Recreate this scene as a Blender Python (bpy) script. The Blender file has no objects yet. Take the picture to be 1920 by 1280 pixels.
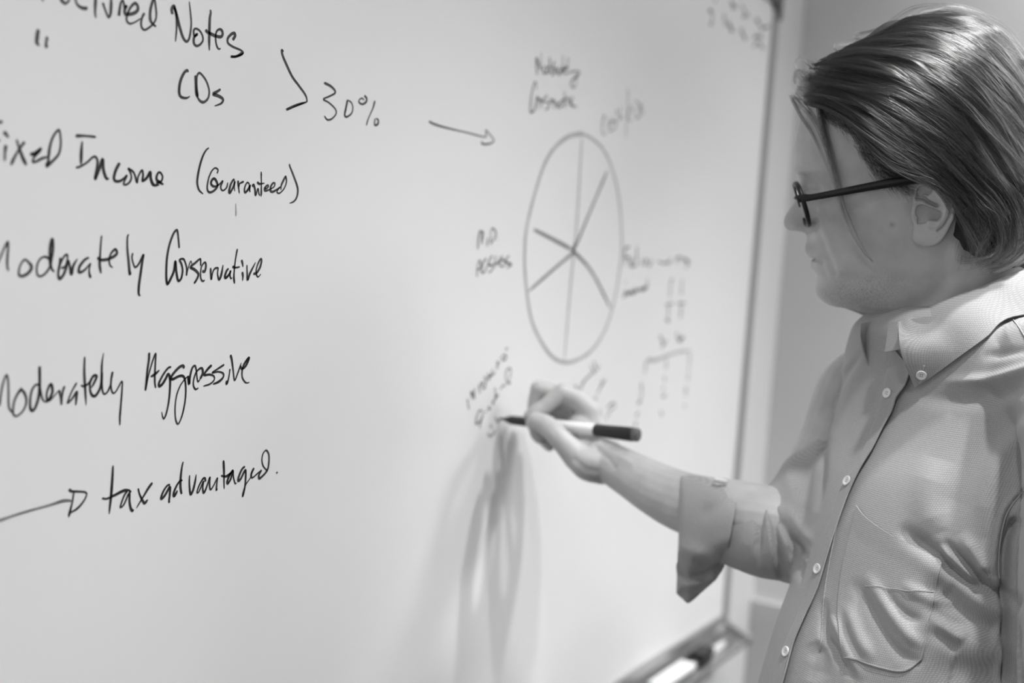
import bpy, bmesh, math, random
import numpy as np
from mathutils import Vector, Matrix
from mathutils.bvhtree import BVHTree

random.seed(7); rng = np.random.default_rng(7)
S = bpy.context.scene
COL = S.collection

# ------------------------------------------------------------------ camera
FPX = 2200.0                                    # focal length in photograph pixels
def nrm(v):
    v = np.asarray(v, float); return v / np.linalg.norm(v)
Xc = nrm((1390, -120, FPX))                     # along the whiteboard, in camera axes (right, down, forward)
Dn = nrm((-1506, 22890, FPX))                   # straight down
Zc = -Dn
Xc = nrm(Xc - Zc * Xc.dot(Zc))
Yc = np.cross(Zc, Xc)
R = np.array([Xc, Yc, Zc])                      # camera axes -> world axes
CAM = np.array([0.0, 0.0, 1.58])
cam_d = bpy.data.cameras.new('camera'); cam = bpy.data.objects.new('camera', cam_d); COL.objects.link(cam)
cam_d.sensor_width = 36; cam_d.lens = FPX / 1920 * 36; cam_d.clip_start = 0.05
M3 = R @ np.array([[1, 0, 0], [0, -1, 0], [0, 0, -1]])
cam.matrix_world = Matrix.Translation(CAM.tolist()) @ Matrix(M3.tolist()).to_4x4()
cam_d.dof.use_dof = True; cam_d.dof.focus_distance = 0.99; cam_d.dof.aperture_fstop = 2.7
S.camera = cam
S.view_settings.view_transform = 'Standard'; S.view_settings.look = 'None'
S.view_settings.gamma = 1; S.view_settings.use_curve_mapping = False
S.view_settings.exposure = 0.03

# ------------------------------------------------------------------ world and lamps
w = bpy.data.worlds.new('room_light'); S.world = w; w.use_nodes = True
w.node_tree.nodes['Background'].inputs[0].default_value = (1, 1, 1, 1)
w.node_tree.nodes['Background'].inputs[1].default_value = 0.01
def area(name, loc, target, size, power, shape='DISK', sy=None):
    l = bpy.data.lights.new(name, 'AREA'); l.shape = shape; l.size = size; l.energy = power
    if sy: l.size_y = sy
    o = bpy.data.objects.new(name, l); COL.objects.link(o); o.location = loc
    o.rotation_euler = (Vector(target) - Vector(loc)).to_track_quat('-Z', 'Y').to_euler()
    return o
def spot(name, loc, power, angle, blend=1.0, radius=.04, target=None):
    l = bpy.data.lights.new(name, 'SPOT'); l.energy = power; l.spot_size = math.radians(angle); l.spot_blend = blend; l.shadow_soft_size = radius
    o = bpy.data.objects.new(name, l); COL.objects.link(o); o.location = loc
    if target: o.rotation_euler = (Vector(target) - Vector(loc)).to_track_quat('-Z', 'Y').to_euler()
    return o
# recessed downlights shine straight down, so the wall is brighter lower down
spot('downlight_over_arm', (1.14, -0.12, 2.70), 82, 96, 1, .04)
spot('downlight_middle', (0.74, -0.10, 2.70), 60, 104, 1, .035)
spot('downlight_left', (0.05, 0.12, 2.70), 62, 98, 1, .05)
spot('corner_fill', (2.0, 0.10, 2.70), 66, 84, 1, .05)  # added lamp, brightens the low wall and the right of the board
spot('downlight_behind_man', (1.9, -0.80, 2.70), 235, 118, 1, .2)
LIGHTS = [
    ('ceiling_panel_behind', (1.9, -0.85, 2.60), (1.0, 0.6, 1.4), 0.4, 7.0),
    ('room_fill', (-0.8, -2.4, 2.60), (0.8, 0.7, 1.2), 1.0, 10.0),  # added soft fill for the room, unseen
    ('face_fill', (-2.1, 0.1, 1.7), (2.0, 0.45, 1.2), 0.9, 10.0),  # added fill from the left for the face and low back wall
]
for a in LIGHTS: area(*a)

# ------------------------------------------------------------------ helpers
def C2W(v):
    v = np.asarray(v, float)
    return CAM + v @ R.T
def ray(px, py): return np.array([(px - 960) / FPX, (py - 640) / FPX, 1.0])
def P(px, py, d): return C2W(ray(px, py) * d)
def proj(p):
    q = (np.asarray(p) - CAM) @ R
    return np.stack([960 + FPX * q[..., 0] / q[..., 2], 640 + FPX * q[..., 1] / q[..., 2], q[..., 2]], -1)
BD = float(C2W(ray(400, 520) * 0.97)[1])        # wall side of the room: plane y = BD is the board face
def onboard(px, py, off=0.0):
    r = ray(px, py) @ R.T
    return CAM + r * ((BD - off) / r[1])

def catmull(pts, n, closed=False):
    pts = np.asarray(pts, float)
    if len(pts) < 3 and not closed:
        t = np.linspace(0, 1, n * max(1, len(pts) - 1) + 1)[:, None]
        return pts[0] * (1 - t) + pts[-1] * t
    if closed: q = np.vstack([pts[-1], pts, pts[0], pts[1]])
    else: q = np.vstack([2 * pts[0] - pts[1], pts, 2 * pts[-1] - pts[-2]])
    out = []
    for i in range(1, len(q) - 2):
        for k in range(n):
            t = k / n
            out.append(0.5 * (2 * q[i] + (q[i+1] - q[i-1]) * t + (2*q[i-1] - 5*q[i] + 4*q[i+1] - q[i+2]) * t*t + (3*q[i] - q[i-1] - 3*q[i+1] + q[i+2]) * t**3))
    if not closed: out.append(q[-2])
    return np.array(out)
def resample(pts, m):
    pts = np.asarray(pts, float)
    d = np.r_[0, np.cumsum(np.linalg.norm(np.diff(pts, axis=0), axis=1))]
    t = np.linspace(0, d[-1], m)
    return np.stack([np.interp(t, d, pts[:, k]) for k in range(pts.shape[1])], 1)
def mesh_obj(name, verts, faces, mat=None, parent=None, smooth=True, label=None, kind=None):
    me = bpy.data.meshes.new(name)
    me.from_pydata([tuple(map(float, v)) for v in verts], [], [tuple(map(int, f)) for f in faces])
    me.update()
    if smooth: me.polygons.foreach_set('use_smooth', [True] * len(me.polygons))
    o = bpy.data.objects.new(name, me); COL.objects.link(o)
    if mat: me.materials.append(mat)
    if parent: o.parent = parent
    if label: o['label'] = label
    if kind: o['kind'] = kind
    return o
def thing(name, label, cat, loc=(0, 0, 0), group=None):
    o = bpy.data.objects.new(name, None); COL.objects.link(o); o.location = loc
    o['label'] = label; o['category'] = cat
    if group: o['group'] = group
    return o
def reparent(o, parent):                       # keep world positions under a moved empty
    o.parent = parent
    o.matrix_parent_inverse = Matrix.Translation(-Vector(parent.location))
def box(x0, x1, y0, y1, z0, z1):
    v = [(x, y, z) for x in (x0, x1) for y in (y0, y1) for z in (z0, z1)]
    f = [(0,1,3,2), (4,6,7,5), (0,4,5,1), (2,3,7,6), (0,2,6,4), (1,5,7,3)]
    return v, f
def bevel(o, wd, seg=2):
    m = o.modifiers.new('bevel', 'BEVEL'); m.width = wd; m.segments = seg; m.limit_method = 'ANGLE'
    return o
def bake(o):                                   # evaluate modifiers into the mesh
    dg = bpy.context.evaluated_depsgraph_get(); dg.update()
    me = bpy.data.meshes.new_from_object(o.evaluated_get(dg))
    old = o.data; o.modifiers.clear(); o.data = me
    me.polygons.foreach_set('use_smooth', [True] * len(me.polygons))
    return o
class MB:
    def __init__(s): s.v = []; s.f = []; s.n = 0
    def add(s, v, f):
        s.v.append(np.asarray(v, float)); s.f += [tuple(int(i) + s.n for i in q) for q in f]; s.n += len(v)
    def build(s, name, mat=None, parent=None, **k):
        return mesh_obj(name, np.vstack(s.v), s.f, mat, parent, **k)
def tube(pts, rad, seg=12, cap=True, flat=None, up=None):
    """closed tube through pts; rad scalar/list or list of (ra, rb)"""
    pts = np.asarray(pts, float); n = len(pts)
    rad = np.asarray(rad, float)
    if rad.ndim == 0: rad = np.full((n, 2), float(rad))
    elif rad.ndim == 1: rad = np.stack([rad, rad], 1)
    T = np.gradient(pts, axis=0); T /= np.linalg.norm(T, axis=1)[:, None] + 1e-12
    u = np.array(up if up is not None else (0.13, 0.27, 0.95), float)
    V = []; 
    for i in range(n):
        a = np.cross(T[i], u); a /= np.linalg.norm(a) + 1e-9
        b = np.cross(a, T[i]);
        for k in range(seg):
            th = 2 * math.pi * k / seg
            V.append(pts[i] + a * rad[i, 0] * math.cos(th) + b * rad[i, 1] * math.sin(th))
        if up is None: u = b
    F = [(i*seg+k, i*seg+(k+1) % seg, (i+1)*seg+(k+1) % seg, (i+1)*seg+k) for i in range(n-1) for k in range(seg)]
    if cap:
        F.append(tuple(range(seg-1, -1, -1))); F.append(tuple((n-1)*seg+k for k in range(seg)))
    return V, F
def capsule_chain(pts, rad, n=10, seg=20, up=None):
    """tapered chain with round ends; rad entries scalar or (a, b)"""
    pts = np.asarray(pts, float); rad = np.asarray(rad, float)
    if rad.ndim == 1: rad = np.stack([rad, rad], 1)
    q = catmull(np.hstack([pts, rad]), n)
    p, r = q[:, :3], q[:, 3:]
    def end(c, d, rr):
        o = []
        for a in (15, 35, 55, 75, 88):
            t = math.radians(90 - a)
            o.append((c + d * max(rr) * math.sin(math.radians(a)) * 1.0, rr * math.cos(math.radians(a))))
        return o
    d0 = p[0] - p[1]; d0 /= np.linalg.norm(d0); d1 = p[-1] - p[-2]; d1 /= np.linalg.norm(d1)
    e0 = end(p[0], d0, r[0])[::-1]; e1 = end(p[-1], d1, r[-1])
    p = np.vstack([[e[0] for e in e0], p, [e[0] for e in e1]]); r = np.vstack([[e[1] for e in e0], r, [e[1] for e in e1]])
    return tube(p, r, seg, up=up)

# ------------------------------------------------------------------ materials
def mat(name, col, rough=0.5, spec=0.5, metal=0, bump=None, noise=None, coat=0, sheen=0):
    m = bpy.data.materials.new(name); m.use_nodes = True; nt = m.node_tree; N = nt.nodes; L = nt.links
    b = N['Principled BSDF']
    b.inputs['Base Color'].default_value = (col, col, col, 1) if not isinstance(col, tuple) else (*col, 1)
    b.inputs['Roughness'].default_value = rough; b.inputs['Metallic'].default_value = metal
    b.inputs['Specular IOR Level'].default_value = spec
    b.inputs['Coat Weight'].default_value = coat; b.inputs['Sheen Weight'].default_value = sheen
    if bump or noise: tc = N.new('ShaderNodeTexCoord')
    if noise:                                   # (scale, low, high) brightness mottling
        t = N.new('ShaderNodeTexNoise'); t.inputs['Scale'].default_value = noise[0]; t.inputs['Detail'].default_value = 5
        r = N.new('ShaderNodeMapRange'); r.inputs[1].default_value = .3; r.inputs[2].default_value = .7
        r.inputs[3].default_value = noise[1]; r.inputs[4].default_value = noise[2]
        L.new(tc.outputs['Object'], t.inputs['Vector']); L.new(t.outputs[0], r.inputs[0]); L.new(r.outputs[0], b.inputs['Base Color'])
    if bump:                                    # (scale, strength, distance)
        t = N.new('ShaderNodeTexNoise'); t.inputs['Scale'].default_value = bump[0]; t.inputs['Detail'].default_value = 6
        q = N.new('ShaderNodeBump'); q.inputs['Strength'].default_value = bump[1]; q.inputs['Distance'].default_value = bump[2]
        L.new(tc.outputs['Object'], t.inputs['Vector']); L.new(t.outputs[0], q.inputs['Height']); L.new(q.outputs[0], b.inputs['Normal'])
    return m
M_wall = mat('wall_paint', .70, .7, bump=(180, .15, .001), noise=(3, .68, .72))
M_wains = mat('painted_panel', .50, .5, noise=(4, .48, .52))
M_floor = mat('carpet', .08, .95, bump=(900, .6, .003), noise=(60, .06, .10))
M_ceil = mat('ceiling_tile', .50, .9, bump=(300, .4, .002))
M_board = mat('board_enamel', .86, .28, .5, noise=(2.2, .84, .88), bump=(14, .05, .002))
M_alu = mat('brushed_aluminium', .42, .35, metal=.6)
M_corner = mat('dark_grey_plastic', .10, .45)
M_black = mat('black_plastic', .012, .32)
M_grey = mat('grey_plastic', .16, .35)
M_white = mat('white_plastic', .80, .3)
M_felt = mat('eraser_felt', .05, .95, bump=(900, .7, .002))
M_cap2 = mat('cap_end_plastic', .11, .25)
M_frame = mat('black_acetate', .010, .42, .3)
M_btn = mat('shirt_button', .72, .25, coat=.4)
M_thread = mat('stitching_thread', .40, .8)
M_dark_cloth = mat('dark_trousers', .03, .9, bump=(1200, .4, .001))
M_shoe = mat('shoe_leather', .02, .35)
def ink(name, c, lo):
    m = mat(name, c, .45); nt = m.node_tree; N = nt.nodes; L = nt.links
    t = N.new('ShaderNodeTexNoise'); t.inputs['Scale'].default_value = 60; tc = N.new('ShaderNodeTexCoord')
    r = N.new('ShaderNodeMapRange'); r.inputs[1].default_value = .35; r.inputs[2].default_value = .7; r.inputs[3].default_value = c; r.inputs[4].default_value = lo
    L.new(tc.outputs['Object'], t.inputs['Vector']); L.new(t.outputs[0], r.inputs[0]); L.new(r.outputs[0], N['Principled BSDF'].inputs['Base Color'])
    return m
M_ink = ink('dry_black_ink', .008, .05); M_ink2 = ink('worn_black_ink', .14, .30); M_ink3 = ink('pale_ink', .42, .52); M_ghost = ink('erased_trace', .70, .72)
M_inkm = ink('soft_black_ink', .06, .14)

def cloth_mat(name, col):
    m = mat(name, col, .85, .25, sheen=.15); nt = m.node_tree; N = nt.nodes; L = nt.links; b = N['Principled BSDF']
    tc = N.new('ShaderNodeTexCoord')
    mp = N.new('ShaderNodeMapping'); mp.inputs['Rotation'].default_value = (0.1, 0.2, -0.95)
    L.new(tc.outputs['Object'], mp.inputs['Vector'])
    ws = []
    for d, s in (('X', 420.0), ('Z', 420.0)):
        t = N.new('ShaderNodeTexWave'); t.wave_type = 'BANDS'; t.bands_direction = d; t.inputs['Scale'].default_value = s / 2
        t.inputs['Distortion'].default_value = 1.2; t.inputs['Detail'].default_value = 1; t.inputs['Detail Scale'].default_value = .3
        L.new(mp.outputs[0], t.inputs['Vector']); ws.append(t)
    mx = N.new('ShaderNodeMath'); mx.operation = 'MULTIPLY'
    L.new(ws[0].outputs['Fac'], mx.inputs[0]); L.new(ws[1].outputs['Fac'], mx.inputs[1])
    no = N.new('ShaderNodeTexNoise'); no.inputs['Scale'].default_value = 900; L.new(tc.outputs['Object'], no.inputs['Vector'])
    ad = N.new('ShaderNodeMath'); ad.operation = 'ADD'; L.new(mx.outputs[0], ad.inputs[0]); L.new(no.outputs[0], ad.inputs[1])
    r = N.new('ShaderNodeMapRange'); r.inputs[1].default_value = .2; r.inputs[2].default_value = 1.3
    r.inputs[3].default_value = col * .80; r.inputs[4].default_value = col * 1.20
    L.new(ad.outputs[0], r.inputs[0]); L.new(r.outputs[0], b.inputs['Base Color'])
    q = N.new('ShaderNodeBump'); q.inputs['Strength'].default_value = .35; q.inputs['Distance'].default_value = .0003
    L.new(ad.outputs[0], q.inputs['Height']); L.new(q.outputs[0], b.inputs['Normal'])
    return m
SHIRT = .33
M_shirt = cloth_mat('oxford_cloth', SHIRT)
def skin_mat():
    m = mat('skin', .44, .48, .4); nt = m.node_tree; N = nt.nodes; L = nt.links; b = N['Principled BSDF']
    tc = N.new('ShaderNodeTexCoord')
    t = N.new('ShaderNodeTexNoise'); t.inputs['Scale'].default_value = 45; t.inputs['Detail'].default_value = 6
    L.new(tc.outputs['Object'], t.inputs['Vector'])
    r = N.new('ShaderNodeMapRange'); r.inputs[1].default_value = .3; r.inputs[2].default_value = .7; r.inputs[3].default_value = .41; r.inputs[4].default_value = .50
    L.new(t.outputs[0], r.inputs[0]); 
    at = N.new('ShaderNodeAttribute'); at.attribute_name = 'beard'
    n2 = N.new('ShaderNodeTexNoise'); n2.inputs['Scale'].default_value = 1400; n2.inputs['Detail'].default_value = 2
    L.new(tc.outputs['Object'], n2.inputs['Vector'])
    r2 = N.new('ShaderNodeMapRange'); r2.inputs[1].default_value = .42; r2.inputs[2].default_value = .62; r2.inputs[3].default_value = .0; r2.inputs[4].default_value = .45
    L.new(n2.outputs[0], r2.inputs[0])
    mu = N.new('ShaderNodeMath'); mu.operation = 'MULTIPLY'; L.new(r2.outputs[0], mu.inputs[0]); L.new(at.outputs['Fac'], mu.inputs[1])
    mu2 = N.new('ShaderNodeMath'); mu2.operation = 'SUBTRACT'; mu2.inputs[0].default_value = 1; L.new(mu.outputs[0], mu2.inputs[1])
    at2 = N.new('ShaderNodeAttribute'); at2.attribute_name = 'mole'
    mu4 = N.new('ShaderNodeMath'); mu4.operation = 'SUBTRACT'; L.new(mu2.outputs[0], mu4.inputs[0]); L.new(at2.outputs['Fac'], mu4.inputs[1])
    mu3 = N.new('ShaderNodeMath'); mu3.operation = 'MULTIPLY'; L.new(r.outputs[0], mu3.inputs[0]); L.new(mu4.outputs[0], mu3.inputs[1])
    L.new(mu3.outputs[0], b.inputs['Base Color'])
    b.inputs['Subsurface Weight'].default_value = .12; b.inputs['Subsurface Scale'].default_value = .006; b.inputs['Subsurface Radius'].default_value = (1, 1, 1)
    n3 = N.new('ShaderNodeTexNoise'); n3.inputs['Scale'].default_value = 700; n3.inputs['Detail'].default_value = 4
    L.new(tc.outputs['Object'], n3.inputs['Vector'])
    q = N.new('ShaderNodeBump'); q.inputs['Strength'].default_value = .35; q.inputs['Distance'].default_value = .0005
    L.new(n3.outputs[0], q.inputs['Height']); L.new(q.outputs[0], b.inputs['Normal'])
    return m
M_skin = skin_mat()
M_lens = bpy.data.materials.new('spectacle_lens'); M_lens.use_nodes = True
_b = M_lens.node_tree.nodes['Principled BSDF']; _b.inputs['Transmission Weight'].default_value = 1; _b.inputs['Roughness'].default_value = 0; _b.inputs['IOR'].default_value = 1.05

# ------------------------------------------------------------------ room shell
XR = float(onboard(1453, 0)[0])                 # right edge of the board
XC = float(onboard(1528, 0)[0])                 # room corner
ZB = float(onboard(1354, 1153)[2])              # bottom edge of the board
ZT = float(onboard(1453, 4)[2])
WALL = BD + .018
def structure(name, b, m):
    o = mesh_obj(name, *b, m, smooth=False, kind='structure'); return o
structure('wall_left', box(-2.4, XC + .1, WALL, WALL + .1, 0, 2.75), M_wall)
structure('wall_back', box(XC, XC + .1, -3.2, WALL, 0, 2.75), M_wall)
structure('floor', box(-2.4, XC + .1, -3.2, WALL + .1, -.1, 0), M_floor)
structure('ceiling', box(-2.4, XC + .1, -3.2, WALL + .1, 2.75, 2.85), M_ceil)
def onback(px, py):
    r = ray(px, py) @ R.T
    return CAM + r * (XC / r[0])
ZW = float(onback(1432, 1124)[2])
wp = structure('trim_1', box(XC - .012, XC, -3.2, WALL, .12, ZW), M_wains); bevel(wp, .003)
structure('baseboard_back', box(XC - .016, XC, -3.2, WALL, 0, .12), M_white)
structure('baseboard_left', box(-2.4, XC - .016, WALL - .014, WALL, 0, .12), M_white)

# ------------------------------------------------------------------ whiteboard
wb = thing('whiteboard', 'large whiteboard covered in black handwriting, on the wall', 'whiteboard', (XR - 1.2, WALL, ZB))
X0 = XR - 2.44
def wpart(name, v, f, m, label=None, bev=None, kind=None):
    o = mesh_obj(name, v, f, m, smooth=False, label=label, kind=kind); reparent(o, wb)
    if bev: bevel(o, bev)
    return o
wpart('writing_surface', *box(X0, XR, BD, WALL - .002, ZB, ZT), M_board)
wpart('frame_rail', *box(XR - .004, XR + .014, BD - .006, WALL - .001, ZB - .014, ZT + .014), M_alu, bev=.002)
wpart('frame_rail', *box(X0 - .014, X0 + .004, BD - .006, WALL - .001, ZB - .014, ZT + .014), M_alu, bev=.002)
wpart('frame_rail', *box(X0 + .004, XR - .004, BD - .006, WALL - .001, ZT - .004, ZT + .014), M_alu, bev=.002)
wpart('frame_rail', *box(X0 + .004, XR - .004, BD - .006, WALL - .001, ZB - .014, ZB + .004), M_alu, bev=.002)
# rounded dark corner cap
cv = [];
for y in (BD - .009, BD + .012):
    a = [(XR + .018, ZT + .018), (XR + .018, ZT - .028)]
    for k in range(9):
        t = math.radians(k * 90 / 8)
        a.append((XR - .045 + .047 * math.cos(t) , ZT - .028 + .030 * math.sin(t)))
    a += [(XR - .05, ZT + .018)]
    cv += [(x, y, z) for x, z in a]
n = len(cv) // 2
cf = [tuple(range(n)), tuple(range(2*n-1, n-1, -1))] + [(i, i+n, (i+1) % n + n, (i+1) % n) for i in range(n)]
wpart('corner_cap', cv, cf, M_corner, label='dark plastic corner cap')
# tray: profile swept along x
prof = [(0, .0), (-.040, -.004), (-.045, .008), (-.042, .0085), (-.0385, .0015), (-.004, .003), (-.004, .022), (0, .022)]
TX0, TX1 = XR - 1.9, XR + .012
tv = [(x, BD - .004 + a, ZB - .044 + b) for x in (TX0, TX1) for a, b in prof]; k = len(prof)
tf = [tuple(range(k-1, -1, -1)), tuple(range(k, 2*k))] + [(i, (i+1) % k, (i+1) % k + k, i + k) for i in range(k)]
wpart('pen_tray', tv, tf, M_alu, label='aluminium tray along the bottom edge')
ev = [(x, y, z) for x in (TX1 - .001, TX1 + .012) for y, z in ((BD, ZB-.046), (BD-.034, ZB-.050), (BD-.051, ZB-.046), (BD-.051, ZB-.031), (BD, ZB-.012))]
wpart('tray_end_cap', ev, [(4,3,2,1,0), (5,6,7,8,9)] + [(i, (i+1) % 5, (i+1) % 5 + 5, i+5) for i in range(5)], M_alu, bev=.002)
TZ = ZB - .0408                                 # floor of the tray

# handwriting
def word(label, ox, oy, s, strokes, wd=.0021, m=None, jit=.25, stuff=False):
    mb = MB()
    for q in strokes:
        p = np.array(q, float).reshape(-1, 2) / s + (ox, oy)
        if len(p) > 2: p = catmull(p, 6)
        elif len(p) == 2: p = catmull(p, 4)
        p3 = np.array([onboard(a, b, .0003) for a, b in p])
        d = np.gradient(p3, axis=0); d /= np.linalg.norm(d, axis=1)[:, None] + 1e-9
        nn = np.stack([d[:, 2], 0 * d[:, 0], -d[:, 0]], 1)
        n_ = len(p3); t = np.linspace(0, 1, n_)
        ph = random.random() * 6
        ww = wd * .5 * (1 + jit * np.sin(t * 5 + ph)) * (1 - .45 * np.clip((t - .85) / .15, 0, 1))
        # round start / end
        ww[0] *= .55; ww[-1] *= .6
        v = np.empty((2 * n_, 3)); v[0::2] = p3 + nn * ww[:, None]; v[1::2] = p3 - nn * ww[:, None]
        mb.add(v, [(2*i, 2*i+1, 2*i+3, 2*i+2) for i in range(n_ - 1)])
    o = mb.build('handwriting', m or M_ink, smooth=False, label=label); reparent(o, wb)
    if stuff: o['kind'] = 'stuff'
    return o
word('black writing ending in "ctured", cut by the top edge', 0, 0, 6.4, [
 [505,-50,515,15],[735,-30,745,10,785,40,825,10,835,-30],[905,-30,915,20,940,65,990,95,1030,98,1050,85],[1150,-30,1145,60,1143,150,1152,215],
 [1235,30,1255,90,1285,170,1308,205,1328,160,1335,60,1335,-30],[1428,190,1435,130,1450,40,1468,5,1480,10,1490,50,1497,85,1525,62],
 [1525,62,1500,110,1500,150,1520,172,1600,160,1650,125,1655,75,1630,40,1600,50,1560,100,1535,160,1520,220,1530,260,1565,282,1620,265,1690,220],
 [1735,155,1705,215,1695,290,1710,340,1740,357,1790,330,1835,290,1870,230,1878,160,1870,80,1860,10,1845,-10,1825,40,1805,130,1803,210,1815,260,1850,300,1875,318]])
word('black ditto mark', 0, 0, 6.4, [[462,350,450,420,442,500,452,525,475,545],[567,440,555,520,558,575]], wd=.0024)
word('black word "Notes"', 300, 0, 5.8167, [
 [136,155,130,100,150,65,165,95,180,180,183,280,178,370,170,455],[150,75,165,100,185,170,215,290,250,400,285,450,315,430,335,340,342,240,332,120,320,15],
 [415,380,400,375,378,395,368,350,375,320,400,312,440,340,468,400,465,450,430,490,395,498,372,470,370,420,385,390,405,375],
 [550,105,555,140,545,200,540,350,538,450,540,550],[500,320,515,345,560,370,620,395,665,400,685,370,675,330,650,318,620,340,608,390,612,460,625,510,645,535,662,525],
 [795,435,820,390,810,360,775,375,740,420,745,470,800,510,880,545,908,575,880,600,820,620,772,622],[772,612,830,612,880,590,905,572]])
word('black word "CDs"', 300, 0, 5.8167, [
 [310,785,295,765,260,800,225,880,210,970,215,1030,240,1060,290,1068,328,1048],[385,820,388,920,395,1000,410,1065],
 [412,1060,400,940,402,840,425,795,460,815,510,890,538,990,525,1070,480,1112,440,1100,412,1060],[662,972,620,1000,582,1025,640,1045,688,1080,670,1125,595,1155]])
word('large black angle bracket', 500, 60, 4.2667, [[135,158,122,145,130,190,160,260,205,355,260,430,310,500,322,540,315,560,240,590,158,628],[155,618,230,588,310,560]], wd=.0019)
word('black figure "30%"', 500, 60, 4.2667, [
 [460,405,510,430,545,465,545,490,500,515,455,537,500,565,550,615,555,655,520,695,485,700,463,670],[648,540,635,610,625,660,640,678,680,650,690,600,675,560,650,545],
 [782,508,800,530,795,560,765,577,740,560,745,538,765,530,782,545],[867,548,850,610,815,690,798,748],[868,690,863,730,870,745,890,735,893,705,875,690]], wd=.0019)
word('thin black arrow pointing at the pie chart', 500, 60, 4.2667, [
 [1298,715,1340,735,1400,755,1500,780,1600,803,1700,830,1755,842],[1752,780,1755,815,1755,842],[1752,780,1790,825,1820,868,1790,890,1750,897,1722,890,1725,870]], wd=.0020, m=M_inkm)
word('black word ending in "ixed", cut by the left edge', 0, 220, 5.818, [
 [-120,62,-40,58,30,45],[-95,62,-105,300,-118,520],[-108,262,-40,250,5,252],[40,155,70,185,95,220],[65,300,55,380,52,475],[180,240,210,330,250,440,290,522],[270,265,215,340,160,430,120,520],
 [330,402,380,390,450,340,400,400,365,450,360,485,400,478,460,445,530,430],[340,405,390,400,440,355],[530,430,545,320,580,210,640,135,660,200,663,300,640,400,570,480,510,530,530,470,530,430]])
word('black word "Income"', 0, 220, 5.818, [
 [825,200,930,200,1050,213],[897,260,888,380,885,520],
 [828,545,870,538,950,490,1010,435,1045,430,1065,480,1055,570,1038,670,1080,570,1120,455,1128,560,1150,640,1170,670,1188,662],
 [1307,495,1270,560,1248,630,1245,670,1265,695,1310,692,1360,660,1385,630,1360,690,1350,725,1375,733,1410,710,1432,670,1430,620,1400,555],
 [1393,555,1440,580,1470,620,1495,712,1510,640,1550,575,1562,630,1555,690,1600,660,1640,595,1645,660,1665,720,1690,740,1735,735],
 [1705,715,1755,700,1775,650,1755,605,1730,600,1710,640,1712,680,1740,705,1785,732]])
word('black word "(Guaranteed)" in brackets', 350, 260, 8, [
 [335,135,290,175,240,270,195,420,165,580,162,680,190,770,250,828],
 [458,520,472,465,430,437,380,480,335,580,310,710,320,780,355,802,420,770,465,700,440,620,405,597,370,640,375,690,420,715,480,690,545,625],
 [545,625,515,700,520,755,550,775,600,730,618,655],[720,625,700,615,660,690,638,790,655,805,700,720,725,640,715,720,725,785],
 [770,625,780,720,792,820],[780,720,800,670,860,640],[945,680,910,655,875,720,870,790,890,800,940,730,950,690,945,760,955,800],
 [985,715,1005,690,1025,750,1035,850,1070,745,1085,820,1100,855],[1120,495,1122,700,1120,865],[1060,645,1090,675,1170,665],
 [1170,745,1200,745,1225,720,1220,695,1190,715,1170,750,1185,778,1250,760],[1250,760,1310,720,1325,670,1295,665,1262,720,1260,780,1290,795,1340,770,1405,720],
 [1405,720,1360,780,1365,810,1400,812,1460,750,1498,650,1490,575,1480,572,1445,640,1420,700,1415,770],
 [1550,380,1545,400,1580,490,1630,620,1665,730,1665,830,1635,910,1590,950,1545,965]], wd=.0017)
word('black word "Moderately", upper of two', 0, 420, 6.4, [
 [-190,600,-176,400,-150,215,-120,300,-80,440,-40,480,0,410,50,290,95,210,98,290,90,400,88,500,105,560],[300,415,250,480,228,560,235,615,280,620,340,585,378,530,365,480,300,415],
 [600,420,540,390,480,420,445,500,445,590,480,625,540,595,600,510,620,420,638,300,632,180,610,230,600,340,605,470,625,540,655,570],
 [735,525,780,510,805,440,810,370,780,375,740,440,710,520,700,600,715,655,760,610,800,510,825,430],[725,400,715,480,705,560],[825,430,840,510,858,600,880,500,930,415],
 [1070,400,1020,425,960,500,945,560,965,577,1020,545,1085,465],[1085,465,1072,540,1075,600,1092,645],[1220,135,1210,250,1200,400,1198,500,1215,590],
 [1168,400,1215,428,1290,420,1370,385,1405,345,1385,302,1340,340,1312,410,1315,470,1330,505,1357,518],[1545,122,1530,160,1530,300,1545,450,1558,595,1572,570],
 [1595,345,1585,400,1600,470,1625,517,1670,470,1722,365,1710,440,1690,580,1670,720,1665,830,1685,860]], wd=.0019)
word('black word "Conservative"', 290, 420, 8, [
 [370,360,360,250,345,110,325,90,280,150,220,320,185,520,175,750,185,880,205,888,250,800,290,700,312,555,325,700,345,820,365,850,400,810,420,700,405,600,375,535,430,520,455,560,480,650,478,770,495,690,540,555,560,600],
 [692,625,690,530,670,528,610,580,540,645,600,680,655,740,645,800,600,880,605,850],[715,700,750,710,770,640,765,580,740,580,700,650,690,760,700,830,730,855,750,835],
 [840,655,850,830,870,730,900,670,955,650],[955,650,945,740,955,800,970,830,1000,760,1028,610],[1110,665,1080,700,1055,780,1070,805,1120,750,1140,700,1130,760,1145,815,1165,800],
 [1242,370,1215,520,1195,700,1190,800,1200,890],[1168,635,1210,650,1280,640],[1305,535,1320,590,1325,640],[1315,715,1325,780,1320,850],
 [1385,610,1388,720,1395,835,1430,740,1515,570],[1480,745,1530,730,1580,650,1603,560,1595,520,1560,570,1525,680,1530,760,1555,790,1595,745]], wd=.0018)
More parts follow.
